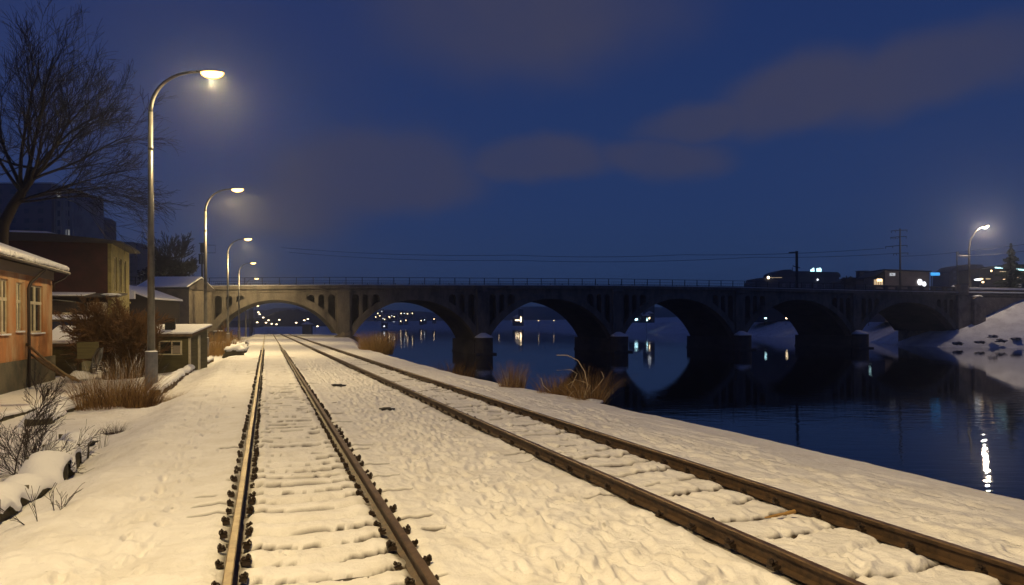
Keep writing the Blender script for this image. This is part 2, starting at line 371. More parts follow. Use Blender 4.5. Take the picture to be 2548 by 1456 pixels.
def grid_obj(name, V, q, m):
    me = bpy.data.meshes.new(name)
    me.vertices.add(len(V)); me.vertices.foreach_set('co', V.astype(np.float32).ravel())
    me.loops.add(q.size); me.loops.foreach_set('vertex_index', q.ravel().astype(np.int32))
    me.polygons.add(len(q)); me.polygons.foreach_set('loop_start', np.arange(0, q.size, 4, dtype=np.int32))
    me.polygons.foreach_set('use_smooth', np.ones(len(q), dtype=bool))
    me.update(calc_edges=True); me.materials.append(m)
    o = bpy.data.objects.new(name, me); col.objects.link(o); tag(o, kind='structure'); return o
make_ground()
# water
w = MB(); w.add([(-900,-60,WATER), (1500,-60,WATER), (1500,2600,WATER), (-900,2600,WATER)], [(0,1,2,3)])
tag(w.build('river_water', M['water'], fix=False), kind='structure')
# right and far bank: heightfield by distance to the shore
SHORE = [(700,60),(170,118),(128,143),(109,148),(90,155),(88,166),(93,185),(97,273),(76,375),(22,800),(-20,1050),(-140,1150),(-700,1300),(-700,3000),(2800,3000),(2800,60)]
def make_bank():
    xs = np.concatenate([np.arange(-700, -60, 25), np.arange(-60, 78, 6), np.arange(78, 130, 1.0), np.arange(130, 300, 8), np.arange(300, 1500, 60)])
    ys = np.concatenate([np.arange(60, 136, 8), np.arange(136, 190, .9), np.arange(190, 300, 3), np.arange(300, 1200, 14), np.arange(1200, 2600, 80)])
    XX, YY = np.meshgrid(xs, ys, indexing='ij')
    d = np.full(XX.shape, 1e9); ins = np.zeros(XX.shape, bool); n = len(SHORE)
    for i in range(n):
        (ax, ay), (bx, by) = SHORE[i], SHORE[(i+1) % n]
        t = np.clip(((XX-ax)*(bx-ax)+(YY-ay)*(by-ay))/((bx-ax)**2+(by-ay)**2), 0, 1)
        d = np.minimum(d, np.hypot(XX-ax-t*(bx-ax), YY-ay-t*(by-ay)))
        c = ((ay > YY) != (by > YY)) & (XX < (bx-ax)*(YY-ay)/(by-ay+1e-9)+ax)
        ins ^= c
    sd = np.where(ins, d, -d)
    behind = sstep(186, 200, YY)
    zf = WATER - .05 + np.clip(sd, -6, None)*.57; top_f = 8.3
    zb = WATER + np.clip(sd, -6, None)*.42; top_b = 2.2 + 4*sstep(20, 80, sd)
    zf = np.where(zf > top_f, top_f, zf); zb = np.minimum(zb, top_b)
    Z = zf*(1-behind)+zb*behind
    Z = Z + sstep(0, 4, sd)*(.5*fbm(XX*.25, YY*.25, 3)*sstep(8.2, 6, Z) + .25*fbm(XX*.9, YY*.9, 3)*sstep(8.2, 6, Z))
    Z = Z + sstep(150, 900, sd)*12*fbm(XX*.004, YY*.004, 3)
    V = np.stack([XX, YY, Z], -1).reshape(-1, 3); nr, nc = XX.shape; idx = np.arange(nr*nc).reshape(nr, nc)
    q = np.stack([idx[:-1, :-1], idx[1:, :-1], idx[1:, 1:], idx[:-1, 1:]], -1).reshape(-1, 4)
    grid_obj('river_bank', V, q, M['snow2'])
make_bank()
# far hills
def hill(name, pts, Y, depth, m):
    """ridge given by pixels (px,py) at distance Y"""
    px = np.array([p[0] for p in pts], float); py = np.array([p[1] for p in pts], float)
    U = np.linspace(px[0], px[-1], 160); T = np.linspace(0, 1, 14)
    V = []
    for t in T:
        for u in U:
            yy = Y - depth*(.5) + depth*t
            h = np.interp(u, px, py); p = at(u, h, Y)
            zt = (p.z+3.5)*math.sin(PI*min(1, t*1.25+.02) if t < .5 else PI*.5 + (t-.5)*PI*.6) 
            zt = (p.z+3.5)*(sstep(0, .5, t))
            zt *= 1 + .22*float(fbm(np.array(u*.035), np.array(t*3.), 3)) + .05*mn.noise(Vector((u*.11, t*9, 3)))
            V.append((p.x*yy/Y, yy, WATER - .3 + zt))
    V = np.array(V); nr, nc = len(T), len(U); idx = np.arange(nr*nc).reshape(nr, nc)
    q = np.stack([idx[:-1, :-1], idx[:-1, 1:], idx[1:, 1:], idx[1:, :-1]], -1).reshape(-1, 4)
    return grid_obj(name, V, q, m)
M['hill'] = mat('hill_woods', (.035,.04,.05), .95, var=(.015,.018,.025), vs=.02)
hill('hills', [(-300,790),(300,780),(560,775),(640,772),(690,768),(740,766),(790,772),(840,782),(900,776),(960,772),(1020,774),(1080,778),(1150,776),(1240,768),(1300,760),(1380,762),(1460,764),(1560,768),(1700,764),(1900,768),(2100,772),(2300,775),(2700,770)], 1500, 500, M['hill'])
hill('hills', [(560,800),(640,792),(700,775),(740,770),(775,775),(800,792),(830,808)], 620, 160, M['hill'])
# ------------------------------------------------------------------ railway tracks
def railprof():
    # (u,z) section, z=0 at rail top
    return [(-.062,-.165),(.062,-.165),(.062,-.152),(.012,-.135),(.010,-.05),(.034,-.040),(.036,-.010),(.028,0),(-.028,0),(-.036,-.010),(-.034,-.040),(-.010,-.05),(-.012,-.135),(-.062,-.152)]
def rail(parent, Lf, ztop, smax, topm, label=None):
    mb = MB(); prof = railprof(); n = len(prof)
    S = list(np.arange(-10, 40, 1.0)) + list(np.arange(40, smax, 4.0)); vs = []
    for s in S:
        wob = .006*mn.noise(Vector((s*.12, Lf(0)*3, 0))); zt = ztop + .006*mn.noise(Vector((s*.1, Lf(0), 5))) + (float(macro(s, 2.5)) if s > 60 else 0)*1.0
        for (u, z) in prof: vs.append(SL(s, Lf(s)+u+wob, zt+z))
    fs = []; mi = []
    for i in range(len(S)-1):
        for k in range(n):
            k2 = (k+1) % n; fs.append((i*n+k, i*n+k2, (i+1)*n+k2, (i+1)*n+k)); mi.append(1 if k in (6, 7, 8) else 0)
    mb.add(vs, fs); mb.m = mi
    o = mb.build('rail', [M['rust'], topm], parent, smooth=False)
    if label: o['label'] = label
    return o
def clip_mesh(seed, sgn):
    rr = random.Random(seed); mb = MB()
    mb.box((sgn*.04, 0, .0), (.08, .10, .03), tilt=sgn*.12)
    mb.box((sgn*.045, rr.uniform(-.01,.01), .026), (.085, .045, .02), tilt=sgn*.3, rz=rr.uniform(-.3,.3))
    mb.tube([(sgn*.065, 0, .01), (sgn*.065, 0, .075)], .012, 6)
    mb.tube([(sgn*.065, 0, .040), (sgn*.065, 0, .062)], .026, 6)
    pts = []
    for k in range(9):
        t = k/8*PI*1.5 - PI*.25
        pts.append((sgn*(.055+.035*math.cos(t)), .045*math.sin(t), .035+.012*math.sin(3*t)))
    mb.tube(pts, .009, 5)
    return mb
def track(label, Lc, half, per, ztop, smax, topms, clips, tiec):
    t = thing('railway_track', label, 'railway track', SL(0, float(Lc(0)), 0), TH)
    t.rotation_euler = (0, 0, 0); t.location = (0, 0, 0)
    rail(t, lambda s: float(Lc(s))-half, ztop, smax, topms[0])
    rail(t, lambda s: float(Lc(s))+half, ztop, smax, topms[1])
    protos = {}
    for sgn in (-1, 1):
        for v in range(4):
            mb = clip_mesh(v*7+sgn, sgn); me = bpy.data.meshes.new('rail_fastener'); me.from_pydata(mb.v, [], mb.f); me.materials.append(M['clip']); protos[(sgn, v)] = me
    far = MB(); cnt = 0; k = 0
    s = 4.6
    while s < 62:
        for side, sgns in clips:
            for sgn in sgns:
                L = float(Lc(s)) + side*half; p = SL(s + random.gauss(0, .03), L + sgn*(.07+random.random()*.02), ztop-.150+.038)
                v = random.randrange(4); rz = TH + random.gauss(0, .12); scl = random.uniform(.62, .9); sink = random.choice((0,0,0,.012,.025,.05)); p.z -= sink
                if cnt < 98:
                    o = bpy.data.objects.new('rail_fastener', protos[(sgn, v)]); col.objects.link(o); o.parent = t; o.location = p; o.rotation_euler = (random.gauss(0,.08), random.gauss(0,.08), rz); o.scale = (scl*1.05, scl, scl*1.15); cnt += 1
                else:
                    me = protos[(sgn, v)]; Mx = Matrix.Translation(p) @ Matrix.Rotation(rz, 4, 'Z') @ Matrix.Scale(scl, 4)
                    far.add([Mx @ q.co for q in me.vertices], [tuple(f.vertices) for f in me.polygons])
        s += per
    fo = far.build('rail_fastener', M['clip'], t, fix=False); fo['kind'] = 'stuff'
    s = 4.4
    for i in range(tiec):
        mb = MB(); c = SL(s, float(Lc(s)), -.115)
        mb.box(c, (1.9, .22, .15), rz=TH)
        bevel(mb.build('sleeper', M['tie'], t), .02); s += per
    return t
track('snowy railway track nearer the street lamps, running straight ahead from the foreground', lambda s: .4585, .7495, .46, .125, 172, (M['railtop'], M['railtop2']), [(-1, (-1, 1)), (1, (-1, 1))], 40)
track('snowy railway track on the river side, slanting to the lower right', L2c, .75, .62, .155, 172, (M['railtop2'], M['railtop2']), [(-1, (-1, 1)), (1, (-1, 1))], 30)
# ------------------------------------------------------------------ street lamps
def make_lamp(label):
    t = thing('street_lamp', label, 'street lamp', (0,0,0), 0, 'street lamps along the railway')
    H = 9.95
    mb = MB(); mb.tube([(0,0,1.5),(0,0,H)], [.128,.082], 14); mb.tube([(0,0,8.6),(0,0,8.72)], .10, 14); mb.build('pole', M['pole'], t, True)
    mb = MB(); mb.tube([(0,0,-.3),(0,0,1.5)], [.215,.205], 16); mb.box((0,-.214,.5),(.14,.02,.42)); mb.build('base_sleeve', M['sleeve'], t, False)
    mb = MB(); mb.ell((0,0,1.49), (.215,.215,.045), 16, 4, 0, 1); mb.build('snow_cap', M['snow'], t, True)
    pts = []; 
    for k in range(13):
        a = k/12*PI*.47; pts.append((1.62*(1-math.cos(a)), 0, H-.02 + 1.62*math.sin(a)*.98))
    pts.append((pts[-1][0]+.12, 0, pts[-1][2]+.02))
    mb = MB(); mb.tube(pts, [.078-.035*i/13 for i in range(14)], 12); mb.build('arm', M['pole'], t, True)
    ex, ez = pts[-1][0], pts[-1][2]
    mb = MB(); Mh = Matrix.Rotation(-R(4), 3, 'Y')
    mb.ell((ex+.40, 0, ez+.03), (.46,.19,.07), 18, 6, 0.0, 1, Mh)
    mb.tube([(ex-.10,0,ez),(ex+.1,0,ez+.02)], .055, 10)
    h = mb.build('lamp_head', M['head'], t, True)
    mb = MB(); mb.ell((ex+.44, 0, ez+.025), (.42,.2,.24), 18, 6, -1, 0.0, Mh); mb.build('diffuser', M['bulb'], h, True)
    t['ex'] = ex + .42; t['ez'] = ez - .30
    return t
LAMP_L = -3.86
proto = make_lamp('nearest street lamp with a long curved arm, in front of the brown bushes')
ex, ez = proto['ex'], proto['ez']
depths = [(26.1, 'nearest street lamp with a long curved arm, in front of the brown bushes'),
          (49.5, 'second street lamp along the railway, behind the green shed'),
          (78.0, 'third street lamp, in front of the left end of the bridge'),
          (109.5, 'fourth street lamp, its pole seen in front of the first bridge arch'),
          (146.0, 'fifth street lamp, its head at the height of the bridge railing'),
          (1.0, 'street lamp beside the viewer, just outside the frame')]
def lampdist(Y):
    s = (Y - TS*LAMP_L)/TC; return s
PW = 3400
for i, (Y, lab) in enumerate(depths):
    o = proto if i == 0 else copy_tree(proto)
    s = lampdist(Y); p = SL(s, LAMP_L); o.location = (p.x, p.y, gz(p.x, p.y)+.02); o.rotation_euler = (0, 0, TH); o['label'] = lab
    for k in ('ex', 'ez'):
        if k in o: del o[k]
    ld = bpy.data.lights.new('lamp_light', 'SPOT'); ld.spot_size = R(172); ld.spot_blend = .4; ld.energy = PW*[1.15,1.05,.9,.5,.6,1.05][i]; ld.color = (1, .74, .345); ld.shadow_soft_size = .16
    lo = bpy.data.objects.new('lamp_light', ld); col.objects.link(lo); lo.parent = o; lo.location = (ex, 0, ez)
# far lamps: only pole, arm and bulb
def far_lamp(p, h, arm, rz, label, group, m, r=.12, rb=.3, light=0):
    t = thing('street_lamp', label, 'street lamp', p, rz, group)
    mb = MB(); mb.tube([(0,0,0),(0,0,h*.86),(arm*.25,0,h*.97),(arm,0,h)], [r,r*.7,r*.6,r*.5], 6); mb.build('pole', M['pole'], t, True)
    mb = MB(); mb.ell((arm,0,h-.03), (rb*1.5,rb,rb*.75), 10, 5); mb.build('lamp_head', m, t, True)
    if light:
        ld = bpy.data.lights.new('lamp_light', 'POINT'); ld.energy = light; ld.color = (1, .8, .52); ld.shadow_soft_size = .3
        lo = bpy.data.objects.new('lamp_light', ld); col.objects.link(lo); lo.parent = t; lo.location = (arm, 0, h-.6)
    return t
for k, Y in enumerate([174, 202, 230, 258, 286, 316]):
    p = SL(lampdist(Y), LAMP_L - .9*k*.35); far_lamp((p.x, p.y, gz(p.x, p.y)), 10.9, 2.0, TH, 'distant street lamp standing in the row of poles under the first arch', 'far street lamps beyond the bridge', M['bulb'], light=0)
for (x, y, Y) in [(641,762,380),(643,777,430),(646,782,460),(655,790,500),(668,797,520),(662,803,540),(695,796,540),(676,806,560),(688,807,560),(702,808,580),(704,815,570),(737,803,400),(757,797,430),(766,794,430),(790,812,300),(738,786,640),(640,802,240)]:
    p = at(x, y, Y); g = -1.5; h = p.z-g
    if h < 3: g = p.z-5; h = 5
    far_lamp((p.x-1, p.y, g), h, 1, 0, 'distant street lamp glowing in the town beyond the first arch', 'lights of the town under the first arch', M['e_warm_s'], r=.1, rb=.42*Y/450)
# ------------------------------------------------------------------ arch bridge
BM = .304; BTH = math.atan(BM); BC, BS = math.cos(BTH), math.sin(BTH)
B0 = Vector((-48.2, 116.0, 0))
NX = [-48.2, -27.8, -5.19, 19.37, 44.3, 70.8, 96.6]
NU = [(x+48.2)/BC for x in NX]
ND = [EYE+v for v in (5.93, 6.34, 6.55, 6.77, 6.74, 6.42, 6.26)]
def zdeck(u): return float(np.interp(u, [-60]+NU+[200], [ND[0]]+ND+[ND[-1]]))
BW = 16.5
br = thing('arch_bridge', 'long dark concrete arch bridge with six arches crossing the river', 'bridge', B0, BTH)
def arcpts(u0, u1, z0, zc, n=28, off=0.0):
    half = (u1-u0)/2; rise = zc-z0; Rr = (half*half+rise*rise)/(2*rise); c = ((u0+u1)/2, zc-Rr); Rr += off
    a0 = math.asin(min(1, half/(Rr-off)))
    return [(c[0]+Rr*math.sin(-a0+2*a0*k/n), c[1]+Rr*math.cos(-a0+2*a0*k/n)) for k in range(n+1)]
SPR = EYE-2.9
PWD = 2.0
CROWN = [EYE+v for v in (3.85, 4.0, 4.3, 4.5, 4.45, 4.1)]
for i in range(6):
    ua, ub = NU[i], NU[i+1]; u0, u1 = ua+PWD*.55, ub-PWD*.55
    zs = SPR if i else SPR+1.2
    if i == 5: zs = SPR+.8
    zc = CROWN[i]; arc = arcpts(u0, u1, zs, zc, 32)
    outer = arc[::-1] + [(ua, zs), (ua, zdeck(ua)-.55), (ub, zdeck(ub)-.55), (ub, zs)]
    outer = [(ua, zs)] + arc + [(ub, zs), (ub, zdeck(ub)-.55), (ua, zdeck(ua)-.55)]
    ring = arcpts(u0, u1, zs, zc, 32, 1.05)
    def zring(u):
        return float(np.interp(u, [p[0] for p in ring], [p[1] for p in ring]))
    holes = []
    for side in (0, 1):
        for k in range(3):
            a = [PWD*.5+.35, PWD*.5+2.1, PWD*.5+3.65][k]; w = [1.15, .95, 1.25][k]
            x0 = ua+a if side == 0 else ub-a-w
            x1 = x0+w
            top = zdeck((x0+x1)/2)-1.5
            b0, b1 = zring(x0)+.08, zring(x1)+.08
            # outline: bottom follows the ring, top is a half circle
            pts = [(x0, b0)] + [(x0+w*j/4, zring(x0+w*j/4)+.08) for j in (1, 2, 3)] + [(x1, b1)]
            r = w/2
            cz = top-r
            if cz < max(b0, b1)+.1: 
                hh = max(b0, b1)+.12
                if top < hh+.1: continue
                ry = top-hh; cz = hh
            else: ry = r
            pts += [((x0+x1)/2+r*math.cos(t), cz+ry*math.sin(t)) for t in [PI*j/10 for j in range(0, 11)]]
            holes.append(pts)
    mb = MB(); mb.prism(outer, holes, .0, 1.8); mb.build('spandrel_wall', M['conc'], br)
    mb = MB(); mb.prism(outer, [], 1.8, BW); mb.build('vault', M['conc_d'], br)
    mb = MB(); mb.prism(arc + ring[::-1], [], -.22, .01); mb.build('arch_ring', M['conc'], br)
for i in range(1, 6):
    u = NU[i]
    mb = MB(); mb.box((u, 0.0, (SPR+zdeck(u)-.55)/2), (PWD, .9, zdeck(u)-.55-SPR)); mb.box((u, -.1, zdeck(u)-.95), (PWD+.35, 1.2, .4)); bevel(mb.build('pilaster', M['conc'], br), .05)
    base = WATER-1.5
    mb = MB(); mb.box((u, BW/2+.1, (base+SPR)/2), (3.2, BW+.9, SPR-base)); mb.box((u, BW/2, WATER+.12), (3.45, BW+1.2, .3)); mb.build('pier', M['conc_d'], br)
    # cutwater with sloped snow
    top = SPR+ (.35 if i > 1 else -.3)
    mb = MB(); n = 9
    prof = [(-1.45, 0), (-1.45, -1.2)] + [(1.45*math.sin(t), -1.2-1.2*math.cos(t)) for t in np.linspace(-1.4, 1.4, n)] + [(1.45, -1.2), (1.45, 0)]
    vs = [(u+a, b-.35, z) for z in (base, top) for a, b in prof]; m_ = len(prof)
    fs = [(k, (k+1) % m_, m_+(k+1) % m_, m_+k) for k in range(m_)] + [tuple(range(m_))[::-1], tuple(range(m_, 2*m_))]
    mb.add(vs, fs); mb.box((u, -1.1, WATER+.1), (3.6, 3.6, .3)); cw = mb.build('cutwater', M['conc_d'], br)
    mb = MB(); vs = [(u+a*1.06, b*1.05-.35, top+.005) for a, b in prof] + [(u+a*.92, b*.88-.35, top+.28) for a, b in prof] + [(u+a*.25, b*.3-.35, top+.85) for a, b in prof]
    fs = [(k, (k+1) % m_, m_+(k+1) % m_, m_+k) for k in range(m_)] + [(m_+k, m_+(k+1) % m_, 2*m_+(k+1) % m_, 2*m_+k) for k in range(m_)] + [tuple(range(m_))[::-1], tuple(range(2*m_, 3*m_))]
    mb.add(vs, fs); mb.build('snow_cap', M['snow'], cw, True)
# deck
uu = [-46] + NU + [NU[-1]+26]
mb = MB(); prof = [(u, zdeck(u)-.55) for u in uu] + [(u, zdeck(u)) for u in uu[::-1]]
mb.prism(prof, [], -.55, BW+.5); mb.build('deck', M['conc'], br)
mb = MB(); prof = [(u, zdeck(u)-1.05) for u in uu] + [(u, zdeck(u)-.75) for u in uu[::-1]]
mb.prism(prof, [], -.12, .02); mb.build('cornice', M['conc'], br)
mb = MB(); prof = [(u, zdeck(u)+.004) for u in uu] + [(u, zdeck(u)+.09) for u in uu[::-1]]
mb.prism(prof, [], -.45, BW+.4); mb.build('snow_cover', M['snow2'], br)
# abutments
mb = MB(); mb.prism([(-46,-3),(0.0,-3),(0.0,zdeck(0)-.55),(-46,zdeck(0)-.55)], [], .05, BW-.05); mb.box((-1.5,-.1,2.5),(2.4,.8,11)); mb.box((-14.0,-.1,2.5),(1.6,.7,11)); mb.build('abutment', M['stone'], br)
ue = NU[-1]
mb = MB(); mb.prism([(ue,-5),(ue+26,-5),(ue+26,zdeck(ue)-.55),(ue,zdeck(ue)-.55)], [], .0, BW); mb.build('abutment', M['stone_r'], br)
# railing: steel for the first part, concrete balustrade at the right end
URB = NU[5]+4.0
rl = MB()
for hz, rr_ in ((1.28,.045),(.72,.03),(.16,.03)):
    P = [(u, -.35, zdeck(u)+hz) for u in [-16]+[x for x in NU if x < URB]+[URB]]
    rl.tube(P, rr_, 5)
rlo = rl.build('railing', M['iron'], br)
u = -15.0; rnd = random.Random(3)
while u < URB:
    mb = MB(); mb.box((u, -.35, zdeck(u)+.65), (.11, .11, 1.3)); mb.build('post', M['iron'], rlo)
    u += 2.62
mb = MB(); u = -15
while u < URB:
    if rnd.random() < .8:
        dense = .30 if u < 60 else .5
        x = u
        while x < min(u+2.6, URB):
            mb.box((x, -.35, zdeck(x)+.45), (.018, .018, .62)); x += dense
    u += 2.62
mb.build('baluster', M['iron'], rlo)['kind'] = 'stuff'
rb_ = MB()
P = [(u, -.35, zdeck(u)+1.28) for u in (NU[0], NU[1], NU[2], NU[3], NU[4], NU[5], NU[6])]
mb = MB(); mb.tube([(p[0], BW+.2, p[2]) for p in P], .045, 5); mb.tube([(p[0], BW+.2, p[2]-.56) for p in P], .03, 5); u = -15
while u < NU[6]:
    mb.box((u, BW+.2, zdeck(u)+.65), (.1,.1,1.3)); u += 2.62
mb.build('rear_railing', M['iron'], br)
# balustrade
bal = MB(); u = URB
while u < NU[6]-1.5:
    u2 = min(u+3.1, NU[6]-1)
    z = zdeck((u+u2)/2)
    outer = [(u+.25, z+.12), (u2, z+.12), (u2, z+1.05), (u+.25, z+1.05)]
    hole = [(u+.75, z+.42), (u2-.5, z+.42), (u2-.5, z+.85), (u+.75, z+.85)]
    bal.prism(outer, [hole], -.42, -.24)
    bal.box((u+.12, -.34, z+.65), (.3, .34, 1.15)); bal.box(((u+u2)/2, -.33, z+1.12), (u2-u, .34, .12))
    u = u2+.02
bal.build('balustrade', M['conc'], br)
# end pillar, buttress, retaining wall with snow
mb = MB(); mb.tube([(ue+.8,-.2,zdeck(ue)-.5),(ue+.8,-.2,zdeck(ue)+1.45)], [1.25,1.35], 12); mb.tube([(ue+.8,-.2,zdeck(ue)+1.45),(ue+.8,-.2,zdeck(ue)+1.7)], [1.5,1.5], 12)
ep = mb.build('end_pillar', M['stone_r'], br)
mb = MB(); z1 = zdeck(ue)-.6
mb.prism([(ue-.6,-4),(ue+3.0,-4),(ue+3.0,z1),(ue-.6,z1)], [], -.6, .02)
mb.prism([(ue+3.0,-3),(ue+6.2,-3),(ue+6.2,z1-1.8),(ue+5.9,z1-.9),(ue+5.2,z1-.35),(ue+4.6,z1-.1),(ue+3.6,z1-.35),(ue+3.0,z1-.8)], [], -1.3, .03)
bevel(mb.build('buttress', M['stone_r'], br), .06)
mb = MB(); mb.ell((ue+4.6,-.6,z1-.32),(1.5,.7,.35),12,4,0,1); mb.build('snow_cap', M['snow'], br, True)
mb = MB(); mb.prism([(ue+2.4,zdeck(ue)+.1),(ue+26,zdeck(ue)+.1),(ue+26,zdeck(ue)+.75),(ue+2.4,zdeck(ue)+.75)], [], -.5, -.2); mb.build('parapet_wall', M['conc'], br)
mb = MB(); mb.box((ue+14.2,-.35,zdeck(ue)+.86),(23.6,.6,.42)); mb.box((ue+14,-.42,zdeck(ue)+.05),(23.6,.55,.26)); bevel(mb.build('snow_cover', M['snow'], br), .06, 3)
def bw(u, v, z): return Vector((B0.x + BC*u - BS*v, B0.y + BS*u + BC*v, z))
# ------------------------------------------------------------------ lamps, poles on the right
def dz(px, Y): return None
p = at(2413, 722, 163.4); zb = zdeck(ue)+.05
t = thing('street_lamp', 'lit white curved street lamp at the right end of the bridge', 'street lamp', (p.x, p.y, zb))
hL = at(2433, 567, 163.4).z - zb; hx = at(2433, 567, 163.4).x - p.x
mb = MB(); mb.tube([(.15,0,0),(-.12,0,hL*.45),(-.15,0,hL*.66),(.05,-.3,hL*.82),(.7,-1.2,hL*.94),(hx-.5,-2.2,hL*1.0)], [.26,.22,.19,.16,.12,.08], 10); mb.build('pole', M['pole'], t, True)
mb = MB(); mb.ell((hx,-2.6,hL),(.85,.4,.35),14,6,0,1,Matrix.Rotation(-.25,3,'Y')); h_ = mb.build('lamp_head', M['head'], t, True)
mb = MB(); mb.ell((hx,-2.6,hL-.02),(.8,.38,.4),14,6,-1,0,Matrix.Rotation(-.25,3,'Y')); mb.build('diffuser', M['bulb_w'], h_, True)
ld = bpy.data.lights.new('lamp_light', 'POINT'); ld.energy = 6500; ld.color = (1,.78,.56); ld.shadow_soft_size = .35
lo = bpy.data.objects.new('lamp_light', ld); col.objects.link(lo); lo.parent = t; lo.location = (hx, -2.6, hL-.95)
# ladder-like frame beside it
p = at(2386, 716, 163.2); zb2 = zdeck(ue)+.05
t = thing('gantry_frame', 'pale metal post with two rungs bracketed to the white lamp pole at the bridge end', 'metal frame', (p.x, p.y, zb2))
hF = at(2380, 626, 163.2).z - zb2
mb = MB(); mb.tube([(0.2,0,0),(-.3,0,1.2),(-.45,0,hF)], .12, 6); mb.build('post', M['pole'], t)
mb = MB()
for zz in (hF*.87, hF*.66): mb.tube([(-.45,0,zz),(2.6,0,zz)], .07, 5)
mb.tube([(-.1,0,hF*.97),(.1,0,hF*.90),(2.6,0,hF*.90)], .06, 5); mb.tube([(-.15,0,hF*1.02),(-.1,0,hF*.9)], .09, 5)
mb.build('bracket', M['pole'], t)
# unlit post with arm on the bridge
p = bw(NU[4]+4.9, 1.5, 0); zz = zdeck(NU[4]+6)
px0 = at(1990, 712, 146.5); p = Vector((px0.x, 146.5+.0, 0))
t = thing('lamp_post', 'dark unlit post with a single arm pointing left, on the bridge deck', 'post', (p.x, p.y+1.5, zz))
hP = at(1990, 625, 148).z - zz
mb = MB(); mb.box((0,0,hP/2),(.42,.35,hP)); mb.build('post', M['iron'], t)
mb = MB(); mb.box((-.75,0,hP-.25),(1.6,.3,.22),tilt=-.06); mb.box((-.1,0,hP*.58),(1.5,.2,.14),tilt=.3); mb.box((-.25,0,hP*.35),(.3,.3,.5)); mb.build('arm', M['iron'], t)
# power pole
Yp = 170; pb = at(2240, 716, Yp)
t = thing('power_pole', 'tall dark power pole with four crossarms behind the bridge balustrade', 'power pole', (pb.x, Yp, 5.5))
z0 = 5.5; zt = at(2236, 569, Yp).z - z0
mb = MB(); mb.tube([(0,0,0),(0,0,zt)], [.26,.15], 8); mb.build('pole', M['iron'], t)
def lz(y): return at(2238, y, Yp).z - z0
for (y, x0, x1, tl) in ((573,-2.1,1.7,-.09),(589,-2.2,1.5,-.16),(611,-3.4,1.7,-.2),(630,-1.6,1.9,.02)):
    mb = MB(); mb.tube([(x0,0,lz(y)-x0*tl*-1 if False else lz(y)+x0*.09),(0,0,lz(y)),(x1,0,lz(y)+.02)], .09, 5)
    c = mb.build('crossarm', M['iron'], t)
    mb = MB()
    for xx in (x0+.1, x0*.5, x1-.1): mb.tube([(xx,0,lz(y)+min(xx,0)*.09-.1),(xx,0,lz(y)+min(xx,0)*.09-.45)], .07, 5)
    mb.build('insulator', M['iron'], c)
mb = MB(); mb.tube([(-2.1,0,lz(590)),(-1.5,0,lz(595)),(-.6,0,lz(594)),(0,0,lz(589))], .05, 4); mb.build('jumper_wire', M['iron'], t)
def wire(name, lab, pts, r=.03):
    mb = MB(); P = [at(*q) for q in pts]; Q = []
    for a, b in zip(P[:-1], P[1:]):
        for k in range(8):
            f = k/8; q = a.lerp(b, f); q.z -= 4*f*(1-f)*.012*(b-a).length; Q.append(q)
    Q.append(P[-1]); mb.tube(Q, r, 4, cap=False); return tag(mb.build(name, M['iron'], None), lab, 'wire', 'overhead wires')
wire('overhead_wire', 'upper overhead wire running left from the power pole across the sky above the bridge', [(2200,618,170),(1700,634,180),(1280,635,190),(700,616,210)], .045)
wire('overhead_wire', 'lower overhead wire running left from the power pole across the sky above the bridge', [(2236,630,170),(1880,640,178),(1280,648,190),(720,628,210)], .045)
wire('overhead_wire', 'overhead wire from the power pole past the white lamp to the right edge', [(2238,638,170),(2380,628,168),(2430,622,160),(2600,600,150)], .05)
wire('overhead_wire', 'lower right overhead wire passing behind the spruce top', [(2380,630,168),(2430,636,160),(2600,618,150)], .05)
# ------------------------------------------------------------------ buildings on the right bank
def bbox(px0, px1, pyt, Y, base, dep):
    a = at(px0, pyt, Y); b = at(px1, pyt, Y); return a.x, b.x, a.z, base
t = thing('long_building', 'long dark building with rounded roof ends rising above the bridge railing', 'building', (0,0,0))
a = at(1926, 690, 300); b = at(2088, 690, 300); zt = at(2000, 690, 300).z
mb = MB(); mb.box(((a.x+b.x)/2, 306, (zt+2)/2), (b.x-a.x, 12, zt-2)); mb.build('wall', M['dkbld'], t)
mb = MB(); h1 = at(2000, 677, 300).z; h2 = at(1950, 674, 300).z
mb.prism([(a.x-.4, zt), (b.x+.4, zt), (b.x+.2, zt+1.2), (b.x-.8, zt+2.0), (b.x-6, h1), (a.x+12, h1+.3), (a.x+7.5, h2-.2), (a.x+6.5, h2+.5), (a.x+3.5, h2+.4), (a.x+1, h2-.4), (a.x, h2-1.2)], [], 299.4, 312.5)
rf = mb.build('roof', mat('dark_roof', (.02,.025,.04), .8), t)
mb = MB(); mb.tube([(a.x+8.2, 302, h1), (a.x+8.2, 302, h1+2.1)], [.3,.1], 5); mb.build('vent_pipe', M['iron'], rf)
a2 = at(1872, 700, 296); b2 = at(1925, 692, 296)
mb = MB(); mb.prism([(a2.x, 2), (b2.x+1, 2), (b2.x+1, b2.z), (a2.x+3, b2.z), (a2.x+.8, a2.z+1), (a2.x, a2.z-1)], [], 295, 306); mb.build('annex', M['dkbld'], t)
mdp = mat('dim_panes', (.12,.13,.17), .3)
for k in range(7):
    mb = MB(); mb.box((a.x+4+k*3.2, 299.85, zt-3.2-.1*k), (1.3, .1, 1.3)); mb.build('window', mdp, t)
mb = MB(); q = at(1911, 691, 295); mb.ell((q.x, 294.6, q.z), (.55,.3,.55), 10, 6); mb.build('wall_lamp', M['e_warm_s'], t)
mb = MB(); q = at(1911, 691, 295); q2 = at(1945, 692, 295); mb.box(((q.x+q2.x)/2, 294.7, q.z), (q2.x-q.x, .08, .12)); mb.build('light_strip', M['e_dimw'], t)
